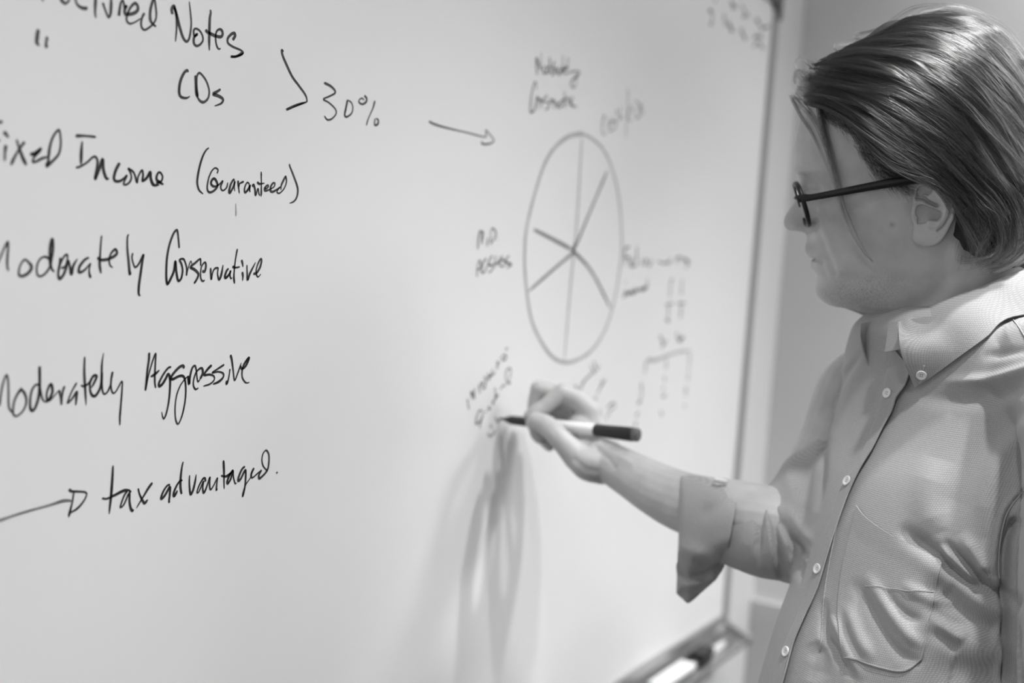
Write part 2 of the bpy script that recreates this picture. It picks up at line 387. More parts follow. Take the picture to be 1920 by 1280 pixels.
word('black word "Moderately", lower of two', 0, 640, 7.111, [
 [-150,880,-130,640,-100,480,-75,540,-45,720,-10,850,10,720,40,560,75,460,95,450,110,520,115,680,115,820,130,900,170,945],[295,620,240,690,190,800,175,930,190,985,240,985,310,920,350,820,345,730,310,660,270,640],
 [520,580,480,575,430,640,405,760,405,880,430,920,470,880,510,760,530,600,530,330,530,560,545,680,575,780,610,805],
 [610,805,660,760,700,670,690,580,665,580,630,660,622,750,650,790,700,750,790,645],[790,645,810,740,820,840,830,720,845,640,865,590],
 [1025,548,960,660,905,800,915,812,970,750,1025,670,1018,760,1010,850],[1130,200,1125,400,1135,600,1150,850],
 [1080,580,1120,595,1190,550,1245,460,1290,465,1250,560,1215,620],[1215,500,1200,580,1210,680,1250,727,1300,690,1350,560,1360,300,1382,150],
 [1360,400,1358,560,1370,660,1395,700,1440,660,1475,570],[1503,400,1485,500,1480,600,1505,685,1550,660,1625,530,1628,650,1612,850,1600,1000,1600,1115]], wd=.0018)
word('black word "Aggressive"', 250, 640, 7.529, [
 [225,155,220,260,200,400,185,550,172,690,205,520,250,350,315,165,312,300,305,450,305,580,318,655],[245,495,300,465,372,402],
 [535,358,490,375,420,470,365,580,368,628,410,600,460,520,490,460,515,500,520,620,505,820,470,1000,435,1085,415,1060,402,990],
 [720,375,700,340,640,370,560,460,530,520,560,530,640,490,700,485,730,540,742,680,730,850,690,1040,635,1162,600,1100,590,950,610,770,660,630,720,540,775,485],
 [775,485,788,600,800,500,830,380,870,340,890,400,900,500,915,565,950,520],[945,525,980,450,975,385,945,378,890,430,855,530,850,620,880,672,920,655],
 [1108,332,1050,390,1000,470,1080,465,1140,490,1140,545,1080,600,990,628],[1285,325,1200,380,1115,440,1200,425,1270,450,1265,510,1200,570,1125,600],
 [1365,385,1355,470,1335,560,1318,595,1315,550],[1372,188,1390,250,1410,400,1430,545,1470,460,1525,300],
 [1510,340,1535,385,1590,340,1635,235,1610,250,1555,340,1535,440,1545,520,1590,580,1640,575]], wd=.0019)
word('long grey arrow from the left edge', 0, 840, 6.4, [[-20,870,80,835,200,795,400,735,600,680,760,630,865,630]], m=M_ink2, wd=.0022)
word('black arrowhead drawn as a triangle', 0, 840, 6.4, [[828,490,860,515,930,518,1020,525,1040,560,1000,640,930,720,850,772],[888,525,870,640,845,740,825,825]], wd=.0019)
word('black word "tax"', 0, 840, 6.4, [
 [1357,205,1350,350,1335,560,1320,700,1312,790],[1225,597,1280,605,1380,560,1480,510,1550,500],
 [1530,510,1490,570,1450,680,1450,708,1490,670,1550,540,1555,640,1570,720,1590,748,1605,735],[1545,495,1558,515,1568,535],
 [1658,480,1680,560,1720,640,1740,655,1775,615],[1830,412,1780,480,1720,580,1637,718]], wd=.002)
word('black word "advantaged"', 280, 830, 7.3846, [
 [290,578,250,590,200,660,165,750,175,770,220,720,285,610,285,700,275,790,275,820,290,810],[460,522,430,520,380,590,340,690,345,735,375,690,388,655],
 [468,258,450,350,435,480,432,600,445,690,455,685],[558,445,555,560,570,705,600,670,630,560,650,435],
 [780,535,770,490,740,500,690,590,662,680,690,670,750,530,740,620,755,690,790,620,840,465],[840,465,835,560,848,645,890,590,942,485,935,560,930,650,940,630],
 [1028,240,1035,400,1035,540,1038,638],[995,450,1030,462,1080,455,1150,400],[1160,370,1110,450,1080,530,1090,560,1130,490,1160,380,1165,470,1190,560,1210,550],
 [1325,325,1280,370,1235,480,1235,525,1270,490,1330,375,1335,480,1325,600,1310,690,1293,740,1300,680,1340,570,1400,480,1450,345],
 [1450,345,1415,420,1415,475,1440,475,1490,430,1555,372],
 [1555,372,1520,440,1520,485,1545,480,1630,385,1655,280,1655,160,1620,102,1580,140,1560,220,1570,300,1600,350,1640,388],[1760,420,1770,410,1778,400]], wd=.0019)
word('small word "Moderately" above the pie chart', 980, 90, 7.112, [
 [195,360,185,250,185,130,215,220,240,290,240,180,250,50],[290,240,270,300,290,340,330,300,300,230],[360,240,325,280,330,340,370,300],[360,120,365,240,370,340],
 [430,170,390,290,400,370,430,300,400,250],[440,250,445,290,440,340],[490,250,465,300,470,340,500,350,505,270],[535,95,535,220,530,360],[500,300,545,280,590,260],
 [560,290,590,250,560,270,560,340,640,320],[610,130,600,200,600,300],[640,320,690,310,760,320,700,420],[745,340,650,450,660,520,700,510,725,380]], m=M_inkm, wd=.0020)
word('small word "Conservative" above the pie chart', 980, 90, 7.112, [
 [185,560,180,470,160,460,130,560,110,700,105,850,150,830,180,720,190,650,215,700,200,830],[190,660,240,700,260,810],[240,700,290,670,330,630],[250,710,340,730,350,780,300,830],
 [380,740,400,700,370,690,350,760],[420,680,420,750,420,820],[440,700,460,790,480,720],[520,700,480,760,490,800,530,760,540,710],[560,575,560,700,560,810],[520,700,560,685,600,670],
 [610,650,605,700,610,760],[630,650,640,760,660,700],[680,650,650,700,660,770,720,780]], m=M_inkm, wd=.0020)
word('faint note "Cash/CDs" beside the pie chart', 980, 90, 7.112, [
 [1100,900,1080,920,1065,1000,1060,1100,1075,1150,1110,1140],[1150,930,1150,1100,1220,1080,1250,1000,1200,970,1150,1050],[1250,820,1255,860,1260,900],[1310,790,1290,880,1290,950,1340,900],
 [1440,760,1410,850,1410,950,1450,975],[1470,770,1475,830,1480,900],[1500,700,1560,760,1560,900,1500,940],[1600,760,1550,810,1610,850,1590,900]], m=M_ink2, wd=.0022)
word('faint vertical line beside the pie chart', 980, 90, 7.112, [[1405,540,1400,800,1385,1000,1372,1200]], m=M_ink3, wd=.003)
E_ = [(1093,250),(1066,256),(1040,277),(1020,310),(1001,370),(987,430),(984,472),(984,503),(988,548),(998,603),(1019,647),(1039,671),(1060,679),(1081,675),(1108,658),(1132,623),(1149,575),(1161,513),(1166,455),(1161,376),(1149,321),(1131,280),(1107,258),(1090,251)]
word('pale grey outline of the pie chart', 0, 0, 1, [sum(map(list, E_), [])], m=M_ink3, wd=.0052, jit=.1)
word('pale grey spokes of the pie chart', 0, 0, 1, [[1091,258,1083,400,1077,469,1072,513,1065,592,1058,675]], m=M_ink3, wd=.0042, jit=.1)
word('grey spokes of the pie chart', 0, 0, 1, [[1139,320,1105,400,1077,468],[1001,430,1040,450,1077,470],[1077,472,1040,503,991,546],[1077,472,1110,510,1145,578],[1080,455,1075,468,1077,476]], m=M_ink2, wd=.0046, jit=.1)
word('small note "MOD. AGGRESS" left of the pie chart', 870, 420, 11.64, [
 [305,550,305,430,315,290,345,160,380,180,385,450],[380,180,420,170,405,300,390,440],[515,290,510,390,505,490],[595,240,580,330,595,450],[570,240,600,110,640,100,690,170,690,270,600,420],[730,325,742,335],
 [285,1150,285,1000,310,850,345,790,365,860,375,960],[290,1000,330,980,375,950],[490,745,430,820,385,950,385,1050,440,1050,490,960,450,950],
 [615,680,560,780,520,900,610,890,630,960,570,1050,530,1030],[690,690,670,800,660,960],[650,850,720,870],[820,690,740,820,700,900],[740,870,830,770],[850,700,780,900,860,920],
 [990,680,900,800,920,840,850,930],[830,770,940,840,1050,910],[960,840,1030,880,930,970]], m=M_inkm, wd=.0019)
word('small slanted note "MODERATE GROWTH" by the pen tip', 860, 630, 6.4, [
 [105,755,115,820,125,880],[145,665,155,720,165,760],[185,630,188,700,190,760],[145,660,200,740],[240,590,250,640,255,690],[245,590,290,550,270,620],[300,490,330,520,310,630,290,610],[345,440,360,490,370,540],
 [350,500,400,470],[410,390,380,480,440,430],[465,300,462,350,465,400],[465,300,490,340],[540,220,510,260,550,290,570,240,540,220],[560,170,590,135],
 [290,900,240,900,205,1050,270,1000,295,910],[295,920,270,1010,250,1110],[320,900,335,910],[360,840,380,880,350,870],[400,780,420,830],[435,620,440,680,440,750],[430,710,480,710],[400,800,470,720],
 [500,640,530,590,560,600],[600,380,565,440,580,560,620,480,625,400,600,380],[580,560,630,565]], m=M_inkm, wd=.0019)
word('unfinished word under the pen tip', 860, 630, 6.4, [[345,1170,390,1200,440,1130,420,1160],[380,1060,400,1110],[440,970,455,1010,470,1040],[470,1040,485,1010,500,985]], m=M_inkm, wd=.0019)
word('faint note "Fixed Income" right of the pie chart', 1060, 440, 3.5556, [
 [430,80,395,100,400,210],[395,150,430,150],[430,160,435,210],[480,70,470,200],[450,150,440,210,480,200],[510,150,510,210],[530,210,540,160,560,210,580,160],[620,175,650,190,690,180,700,160],
 [690,200,700,150],[740,190,740,160,770,150,780,190],[800,160,820,180,800,230],[780,150,830,200],
 [405,310,400,320],[395,380,390,430],[400,370,420,400,440,370,450,400,470,360,480,390],[490,360,520,370,530,340],[545,290,545,350,520,360],[400,395,470,375,540,345]], m=M_inkm, wd=.0028)
CF = dict(m=M_ink2, wd=.0040)
word('faint left column of figures above the pale bracket', 1060, 440, 3.5556, [[715,290,700,330,695,420],[670,470,720,455],[690,480,685,530,680,580],[670,565,695,578],[630,670,650,720,640,750,680,700]], **CF)
word('faint right column of figures above the pale bracket', 1060, 440, 3.5556, [[780,300,775,350,775,400],[750,460,800,455],[775,470,770,520,765,560],[740,650,760,710,790,680,750,700]], **CF)
word('faint left list under the pale bracket', 1060, 440, 3.5556, [[505,990,510,1040,500,1110,480,1120],[490,1180,470,1210],[470,1240,465,1290]], **CF)
word('faint middle list under the pale bracket', 1060, 440, 3.5556, [[660,940,665,980],[655,1010,650,1040],[640,1080,670,1070],[635,1170,645,1210]], **CF)
word('faint right list under the pale bracket', 1060, 440, 3.5556, [[815,940,820,970],[805,1010,800,1080],[790,1130,800,1150]], **CF)
word('pale bracket under the columns of figures', 1060, 440, 3.5556, [[545,832,600,835,680,805,760,780,835,775],[540,840,535,880,530,930],[675,820,672,860,670,900],[830,790,825,870,820,950]], m=M_ink3, wd=.0050)
word('faint slanted note below the pie chart', 1060, 440, 3.5556, [
 [60,1000,100,1030,130,960],[100,1000,190,910],[165,870,200,930],[190,840,210,900,230,870],[225,1040,250,960],[210,1060,240,1010,270,960],[190,1090,210,1090],[280,1150,320,1120,330,1150,290,1170],[270,1230,300,1170]], m=M_inkm, wd=.0022)
word('faint lower line of notes in the top right corner of the board', 1280, 0, 8, [
 [390,160,440,180,440,350,400,360],[620,210,630,300,640,400],[700,320,715,400,730,490],[660,330,710,400,760,480],[860,430,900,520,950,600],[900,420,900,480],[1060,560,1130,545,1200,560],
 [1060,700,1130,640,1220,740]], m=M_inkm, wd=.0042, stuff=True)
word('faint upper line of notes in the top right corner of the board', 1280, 0, 8, [
 [720,0,740,70,760,150],[720,30,760,70,800,120],[880,60,940,230,900,250],[960,180,990,260],[1100,280,1150,360,1190,440],[1090,330,1150,290],[1180,440,1240,410,1300,400],[480,0,500,30]], m=M_inkm, wd=.0042, stuff=True)
word('small smudge under the bracketed word', 350, 260, 8, [[738,970,742,1080,742,1160]], m=M_ink3, wd=.0014)

# ------------------------------------------------------------------ things on the pen tray
def ontray(px, py, h=.0):
    r = ray(px, py) @ R.T
    return CAM + r * ((TZ + h - CAM[2]) / r[2])
def mk_eraser(name, label, px, py, L, Wd, Hh, m1, m2, rot=0.0):
    p = onboard(px, py, .026); p[1] = BD - .026
    t = thing(name, label, 'eraser', (p[0], p[1], TZ)); t.rotation_euler[2] = rot
    for nm, m, z0, z1, sh in (('felt_pad', m2, 0, Hh * .45, .002), ('grip_block', m1, Hh * .45, Hh, 0)):
        o = mesh_obj(nm, *box(-L/2 + sh, L/2 - sh, -Wd/2 + sh, Wd/2 - sh, z0, z1), m, t, smooth=False); bevel(o, .004, 3)
    return t
def lathe(prof, seg=20):
    """profile (x along axis, r) -> mesh along +x"""
    v = []; f = []
    for x, r in prof:
        for k in range(seg):
            a = 2 * math.pi * k / seg; v.append((x, r * math.cos(a), r * math.sin(a)))
    n = len(prof)
    for i in range(n - 1):
        for k in range(seg): f.append((i*seg+k, i*seg+(k+1) % seg, (i+1)*seg+(k+1) % seg, (i+1)*seg+k))
    f.append(tuple(range(seg-1, -1, -1))); f.append(tuple((n-1)*seg+k for k in range(seg)))
    return v, f
def tray_marker(label, px, py, mbody, mcap, length=.125, rot=0.02):
    r = .0068; p = onboard(px, py, .024); p[1] = BD - .024
    t = thing('dry_erase_marker', label, 'marker', (p[0], p[1], TZ + r + .0003)); t.rotation_euler[2] = rot
    b, f = lathe([(-length/2, r*.6), (-length/2 + .002, r*.92), (-length/2 + .004, r), (.018, r)]); mesh_obj('barrel', b, f, mbody, t)
    b, f = lathe([(.018, r*1.02), (.020, r*1.06), (length/2 - .003, r*.95), (length/2, r*.7)]); mesh_obj('cap', b, f, mcap, t)
    return t
mk_eraser('whiteboard_eraser', 'white block eraser on the tray, nearest the bottom edge', 1262, 1243, .125, .028, .022, M_white, M_grey)
mk_eraser('whiteboard_eraser', 'small black block eraser on the tray beyond the white one', 1318, 1207, .050, .026, .026, M_black, M_felt)
tray_marker('white marker with a grey cap lying at the far end of the tray', 1351, 1178, M_white, M_grey, length=.12)
tray_marker('marker with a grey barrel lying between the two erasers', 1291, 1224, M_grey, M_grey, length=.09)
# ================================================================= the man
# head frame: Wd = towards his left ear (roughly to the camera), U = back of head, V = down
HR = ray(1690, 330)
Wd = -nrm(HR); U_ = nrm(np.cross(Wd, np.array([0, -1.0, 0]))); 
if U_[0] < 0: U_ = -U_
V_ = np.cross(U_, Wd);
if V_[1] < 0: V_ = -V_
yw = math.radians(4.0)
Wd, U_ = Wd * math.cos(yw) + U_ * math.sin(yw), U_ * math.cos(yw) - Wd * math.sin(yw)
H0 = HR * 1.10
def uv(px, py, w=0.0):
    """pixel + sideways distance from the middle plane of the head -> head coordinates"""
    r = ray(px, py); o = H0 + Wd * w
    t = np.dot(o, Wd) / np.dot(r, Wd); q = r * t - H0
    return np.array([q @ U_, q @ V_, w])
def head2w(c):
    c = np.asarray(c, float)
    return C2W(H0 + c[..., 0:1] * U_ + c[..., 1:2] * V_ + c[..., 2:3] * Wd)
def hpt(px, py, w=0.0): return head2w(uv(px, py, w))

# y: front x, back x, half width, widest x, front power
ROWS = np.array([
 (38, 1725, 1765, .004, 1745, 2.0), (46, 1690, 1808, .024, 1748, 2.0), (58, 1660, 1842, .039, 1750, 2.0), (80, 1618, 1878, .053, 1750, 2.0),
 (110, 1572, 1905, .063, 1750, 2.1), (150, 1532, 1928, .070, 1752, 2.2), (200, 1506, 1940, .074, 1755, 2.3), (250, 1493, 1944, .0755, 1758, 2.4),
 (295, 1488.5, 1944, .0755, 1758, 2.45), (320, 1492, 1942, .0745, 1758, 2.5), (340, 1499, 1940, .0735, 1757, 2.5), (365, 1506, 1937, .0725, 1757, 2.45),
 (400, 1513, 1932, .0705, 1757, 2.4), (440, 1518, 1926, .0680, 1757, 2.3), (480, 1526, 1920, .0650, 1757, 2.2), (500, 1530, 1918, .0635, 1758, 2.2),
 (516, 1534, 1917, .0620, 1760, 2.15), (530, 1532.5, 1916, .0610, 1762, 2.1), (540, 1531, 1916, .0600, 1764, 2.05), (550, 1532, 1917, .0590, 1766, 2.0),
 (558, 1537, 1918, .0583, 1768, 2.0), (565, 1545, 1919, .0578, 1770, 2.0), (570, 1555, 1919, .0575, 1771, 2.0), (574, 1574, 1920, .0573, 1772, 2.0),
 (580, 1592, 1921, .0572, 1775, 2.0), (588, 1612, 1922, .0570, 1778, 2.0), (598, 1634, 1924, .0570, 1784, 2.0), (610, 1655, 1927, .0575, 1792, 2.0),
 (640, 1674, 1934, .0570, 1803, 2.0), (700, 1700, 1945, .052, 1822, 2.0), (800, 1720, 1950, .045, 1840, 2.0)])
PROFILE = np.array([(280,1489.5),(295,1488.7),(305,1489.3),(315,1491),(325,1492.5),(335,1495.5),(345,1498),(355,1497.5),(365,1494.5),(380,1488),(390,1480.5),(402,1472.5),(409,1470),(415,1469),(420,1469.6),(425,1471.5),(429,1476),
 (431.5,1484),(433,1495),(435,1505),(438,1510),(442,1511.5),(452,1510),(460,1509),(466,1508.8),(472,1510),(477,1513),(481,1518.5),(484,1522.5),(487,1521.5),(491,1519.6),(497,1519.8),(503,1522),(509,1526.5),(516,1531.5),(522,1531.5),(530,1531.5),(540,1530)])
ys = np.unique(np.r_[np.arange(38, 300, 2.2), np.arange(300, 422, 1.1), np.arange(422, 442, .45), np.arange(442, 620, 1.0), np.arange(620, 801, 4.0)])
def smooth_interp(y, yk, vk):                   # monotone-ish cubic (pchip)
    yk = np.asarray(yk, float); vk = np.asarray(vk, float); h = np.diff(yk); d = np.diff(vk) / h
    m = np.zeros_like(vk); m[0] = d[0]; m[-1] = d[-1]
    for i in range(1, len(vk) - 1):
        if d[i-1] * d[i] > 0:
            w1 = 2*h[i] + h[i-1]; w2 = h[i] + 2*h[i-1]; m[i] = (w1 + w2) / (w1 / d[i-1] + w2 / d[i])
    i = np.clip(np.searchsorted(yk, y) - 1, 0, len(h) - 1); t = (y - yk[i]) / h[i]
    return ((2*t**3 - 3*t**2 + 1) * vk[i] + (t**3 - 2*t**2 + t) * h[i] * m[i] + (-2*t**3 + 3*t**2) * vk[i+1] + (t**3 - t**2) * h[i] * m[i+1])
RT = [smooth_interp(ys, ROWS[:, 0], ROWS[:, k]) for k in range(1, 6)]
NC = 260
th = np.linspace(0, 2 * np.pi, NC, endpoint=False)
th = th + .42 * np.sin(th) * -1.0               # more columns at the face
th = np.sort(th)
G = np.zeros((len(ys), NC, 3))
for i, y in enumerate(ys):
    xf, xb, hw, xm, nf = [r[i] for r in RT]
    F = uv(xf, y)[:2]; B = uv(xb, y)[:2]; Mm = uv(xm, y)[:2]
    c = np.cos(th); s = np.sin(th)
    nb = 2.1
    cf = np.where(c > 0, np.abs(c) ** (2 / nf), np.abs(c) ** (2 / nb))
    sf = np.where(c > 0, np.abs(s) ** (2 / nf), np.abs(s) ** (2 / nb)) * np.sign(s)
    for k in range(2):
        G[i, :, k] = np.where(c > 0, Mm[k] + (F[k] - Mm[k]) * cf, Mm[k] + (B[k] - Mm[k]) * cf)
    G[i, :, 2] = hw * sf
PXM = float(np.linalg.norm(uv(1500, 350) - uv(1501, 350)))    # metres per pixel at the middle plane
def sstep(a, b, x):
    t = np.clip((x - a) / (b - a), 0, 1); return t * t * (3 - 2 * t)
# nose, lips: forward displacement of the midline
prof_x = smooth_interp(np.clip(ys, 280, 540), PROFILE[:, 0], PROFILE[:, 1])
nose = np.clip(RT[0] - prof_x, 0, 80) * ((ys > 280) & (ys < 540))
wn = np.interp(ys, [280, 325, 345, 380, 405, 420, 432, 438, 444, 470, 484, 500, 520, 540], [.030, .014, .0085, .0095, .0115, .0135, .0145, .012, .010, .021, .024, .021, .018, .020])
fw = np.abs(G[:, :, 2]); front = (np.cos(th)[None, :] > 0)
pw = np.where((ys > 345) & (ys < 440), 2.6, 2.0)[:, None]
G[:, :, 0] -= nose[:, None] * PXM * np.exp(-(fw / wn[:, None]) ** pw) * front
Y = ys[:, None]
def bump(y0, w0, sy, sw, amp):
    """amp > 0 outward (towards the face front)"""
    G[:, :, 0] -= amp * np.exp(-((Y - y0) / sy) ** 2 - ((fw - w0) / sw) ** 2) * front
bump(352, .031, 15, .013, -.0075)     # eye sockets
bump(352, .031, 8, .0085, .0060)      # lids over the eyes
bump(322, .028, 7, .018, .0030)       # brow
bump(424, .0145, 8, .0050, .0062)     # wings of the nose
bump(433, .0065, 2.5, .0030, -.004)   # nostrils
bump(400, .048, 28, .015, .0025)      # cheek bones
bump(484.0, .0, 1.8, .022, -.0022)    # line of the mouth
bump(450, .0, 9, .0035, -.0012)       # philtrum
bump(545, .0, 18, .015, .0008)
# jaw: slight fullness, then a hollow below the jaw line towards the neck
WORLD = head2w(G)
PX = proj(WORLD)
def normals(W):
    du = np.roll(W, -1, 1) - np.roll(W, 1, 1); dv = np.gradient(W, axis=0)
    n = np.cross(du, dv); n /= np.linalg.norm(n, axis=2)[:, :, None] + 1e-12
    c = W.mean((0, 1)); s = np.sign(((W - c) * n).sum(2)); return n * s[:, :, None]
def dist_poly(px, py, poly):
    d = np.full(px.shape, 1e9)
    for (x0, y0), (x1, y1) in zip(poly[:-1], poly[1:]):
        L2 = (x1-x0)**2 + (y1-y0)**2; t = np.clip(((px-x0)*(x1-x0) + (py-y0)*(y1-y0)) / L2, 0, 1)
        d = np.minimum(d, np.hypot(px - x0 - t*(x1-x0), py - y0 - t*(y1-y0)))
    return d
Nn = normals(WORLD); D = np.zeros(PX.shape[:2])
near = (G[:, :, 2] > .004)
def crease(poly, wd, amp):
    global D
    D = D + amp * np.exp(-(dist_poly(PX[..., 0], PX[..., 1], poly) / wd) ** 2) * near
crease([(1529, 418), (1534, 430), (1540, 446), (1549, 468), (1556, 486), (1563, 500), (1567, 512)], 6.0, -.0014)
crease([(1538, 428), (1548, 446), (1557, 468), (1566, 490), (1573, 508)], 9, .0009)
crease([(1521, 484), (1531, 488), (1541, 494)], 2.6, -.0013)
crease([(1539, 494), (1544, 506), (1551, 522)], 5, -.0008)
crease([(1527, 432), (1520, 438), (1512, 440)], 2.5, -.0012)
crease([(1533, 412), (1534, 424), (1529, 433)], 2.5, -.0012)
crease([(1505, 352), (1520, 357), (1536, 355)], 2.2, -.0010)          # lid fold
crease([(1506, 366), (1522, 372), (1540, 370)], 4, -.0009)
crease([(1575, 545), (1640, 560), (1700, 545), (1740, 500), (1752, 470)], 26, .0022)      # jaw line
crease([(1600, 596), (1680, 592), (1750, 562), (1785, 520)], 22, -.0030)                    # under the jaw
crease([(1800, 500), (1775, 560), (1740, 605)], 18, .0025)                                  # neck muscle
crease([(1560, 330), (1600, 320), (1630, 290)], 30, -.0012)                                 # temple
for k in range(4): crease([(1697 + 4*k, 360 + 10*k), (1699 + 4*k, 400), (1698 + 4*k, 440 - 6*k)], 1.3, -.0004)
mirror = D[:, ::-1]                              # the far side carries the same creases
D = D + np.where(G[:, :, 2] < -.004, np.roll(mirror, 1, axis=1), 0)
WORLD = WORLD + Nn * D[:, :, None]
HV = WORLD.reshape(-1, 3); nr = len(ys)
HF = [(i*NC+k, (i+1)*NC+k, (i+1)*NC+(k+1) % NC, i*NC+(k+1) % NC) for i in range(nr-1) for k in range(NC)]
HF.append(tuple(range(NC)));
HEADTREE = BVHTree.FromPolygons([tuple(v) for v in HV], HF)
# beard shadow and mole as colour masks that belong to the skin
bx, by = PX[..., 0], PX[..., 1]
jaw = sstep(500, 550, by + (bx - 1560) * .12) * (1 - sstep(592, 640, by)) * (1 - sstep(1620, 1760, bx))
jaw = np.maximum(jaw, np.exp(-((by - 463) / 12) ** 2) * (1 - sstep(1518, 1545, bx)))
lips = np.exp(-((by - 488) / 9) ** 2) * (bx < 1535)
beard = np.clip(jaw * (1 - lips), 0, 1).ravel()
mole = (.45 * np.exp(-(((bx - 1673) / 5) ** 2 + ((by - 421) / 5) ** 2)) * (G[:, :, 2] > 0)).ravel()

# ---- ear, polar height field from the traced outline
def headhit(px, py):
    o = CAM; d = nrm(P(px, py, 1) - CAM)
    h = HEADTREE.ray_cast(Vector(o), Vector(d))
    return None if h[0] is None else (np.array(h[0]), np.array(h[1]))
EOUT = catmull([(1713,361),(1715,352),(1722,343.5),(1735,338),(1750,339.5),(1763,347),(1775,363),(1786,379),(1791,392),(1789,407),(1782,422),(1772,441),(1758,457),(1738,462.5),(1719,458),(1711,449),(1711,436),(1713,424),(1709,413),(1707.5,400),(1709,388),(1711,374)], 8, closed=True)
def inside(px, py, poly):
    r = np.zeros(px.shape, bool); n = len(poly)
    for i in range(n):
        x0, y0 = poly[i]; x1, y1 = poly[(i+1) % n]
        if y0 == y1: continue
        r ^= ((y0 > py) != (y1 > py)) & (px < (x1-x0) * (py-y0) / (y1-y0) + x0)
    return r
ec = np.array([1742., 400.]); NA, NR = 176, 60
eo = resample(np.vstack([EOUT, EOUT[:1]]), NA + 1)[:-1]
rr = np.linspace(0, 1, NR) ** .8
ex = ec[0] + (eo[None, :, 0] - ec[0]) * rr[:, None]; ey = ec[1] + (eo[None, :, 1] - ec[1]) * rr[:, None]
dout = dist_poly(ex, ey, [tuple(p) for p in np.vstack([EOUT, EOUT[:1]])])
concha = catmull([(1719,389),(1728,384),(1742,387),(1754,392),(1764,396),(1766,404),(1758,414),(1741,413),(1736,417),(1726,419),(1720,418),(1722,410),(1718,402)], 6, closed=True)
canal = catmull([(1718,390),(1726,386),(1731,394),(1731,408),(1726,416),(1720,415),(1721,407),(1717,400)], 6, closed=True)
fossa = catmull([(1720,356),(1724,349),(1736,347),(1746,351),(1747,360),(1741,366),(1733,364),(1724,367),(1720,362)], 6, closed=True)
def hollow(poly, depth, edge):
    dd = dist_poly(ex, ey, [tuple(p) for p in np.vstack([poly, poly[:1]])]); ins = inside(ex, ey, poly)
    s = np.where(ins, dd, -dd); return -depth * sstep(-edge * .4, edge, s)
hz = hollow(concha, .0105, 4) + hollow(canal, .013, 3) + hollow(fossa, .0070, 3)
hz += -.0050 * np.exp(-(dist_poly(ex, ey, [(1724,369),(1733,371),(1742,379),(1752,383),(1757,385)]) / 3.2) ** 2)      # groove between the crura
hz += .0022 * np.exp(-(dist_poly(ex, ey, [(1716,378),(1728,379),(1740,385),(1748,388)]) / 4) ** 2)     # crus of helix
hz += -.0024 * np.exp(-(dist_poly(ex, ey, [(1763,362),(1776,378),(1784,390),(1779,407),(1769,424),(1758,432)]) / 2.2) ** 2)  # scapha
hz += .0026 * np.exp(-(dist_poly(ex, ey, [(1755,352),(1768,372),(1773,392),(1768,410),(1756,424),(1744,424)]) / 5) ** 2)     # antihelix
hz += .0028 * np.exp(-(dist_poly(ex, ey, [(1713,372),(1717,353),(1733,343),(1750,345),(1764,354),(1780,375),(1788,393)]) / 4) ** 2)  # helix rim
hz += .0025 * np.exp(-(((ex - 1713) / 6) ** 2 + ((ey - 402) / 9) ** 2))                                # tragus
hz += .0012 * np.exp(-(((ex - 1735) / 16) ** 2 + ((ey - 446) / 11) ** 2))                              # lobe
hz -= .0035 * (1 - np.sqrt(np.clip(1 - (1 - np.clip(dout / 5, 0, 1)) ** 2, 0, 1)))
w0 = uv(1712, 400, 0)[2]
hh = headhit(1708, 400)[0]; wbase = float(((hh - CAM) @ R - H0) @ Wd)
tilt = (ex - 1710) / 85.0
lean = (ey - 400) / 62.0
we = wbase + .0025 + .0150 * sstep(-.1, 1.15, tilt) + hz - .004 * np.clip(lean, 0, 1) * (1 - tilt)
EV = np.zeros((NR + 3, NA, 3))
for i in range(NR):
    for k in range(NA): EV[i, k] = hpt(ex[i, k], ey[i, k], we[i, k])
Ww = (R @ Wd)
ctr = EV[0, 0]
for j, (dp, sc) in enumerate([(.003, 1.0), (.008, .93), (.022, .80)]):
    q = EV[NR-1] - Ww * dp; c_ = q.mean(0); EV[NR + j] = c_ + (q - c_) * sc
EVf = EV.reshape(-1, 3)
EF = [(i*NA+k, i*NA+(k+1) % NA, (i+1)*NA+(k+1) % NA, (i+1)*NA+k) for i in range(NR+2) for k in range(NA)]

# ---- arm and hand
def PP(*a): return [P(x, y, d) for x, y, d in a]
arm = MB()
m_ = 1 / FPX
def chain(pts, rads, **k):
    arm.add(*capsule_chain(PP(*pts), rads, **k))
NECK = P(1800, 640, 1.11)
# shoulder, upper arm, elbow, forearm, wrist
chain([(1700, 700, 1.22), (1612, 730, 1.26), (1560, 850, 1.23), (1492, 985, 1.16)], [.040, .042, .038, .036])
chain([(1492, 990, 1.16), (1400, 970, 1.175), (1280, 940, 1.215), (1190, 893, 1.26), (1136, 862, 1.285)], [(.036, .036), (.040, .036), (.035, .031), (.030, .025), (.027, .021)], up=(0.1, 0.2, 1))
# palm
chain([(1136, 864, 1.30), (1112, 832, 1.327), (1092, 800, 1.337)], [.024, .024, .020])
chain([(1132, 856, 1.312), (1118, 818, 1.332), (1106, 776, 1.333)], [.021, .018, .0135])
chain([(1134, 858, 1.32), (1112, 815, 1.345), (1094, 768, 1.350)], [.020, .017, .013])
chain([(1130, 868, 1.325), (1100, 830, 1.358), (1080, 785, 1.368)], [.018, .017, .013])
chain([(1126, 876, 1.330), (1088, 848, 1.370), (1064, 806, 1.384)], [.017, .015, .012])
# thumb
chain([(1128, 872, 1.28), (1100, 868, 1.272), (1074, 850, 1.275)], [.021, .0185, .0125])
chain([(1082, 856, 1.275), (1062, 835, 1.277), (1044, 816, 1.281), (1028, 800, 1.292), (1012, 792, 1.304), (1002, 789, 1.311)], [.0155, .0130, .0120, .0118, .0110, .0090])
chain([(1100, 866, 1.285), (1092, 842, 1.308), (1080, 830, 1.316)], [.018, .015, .011])
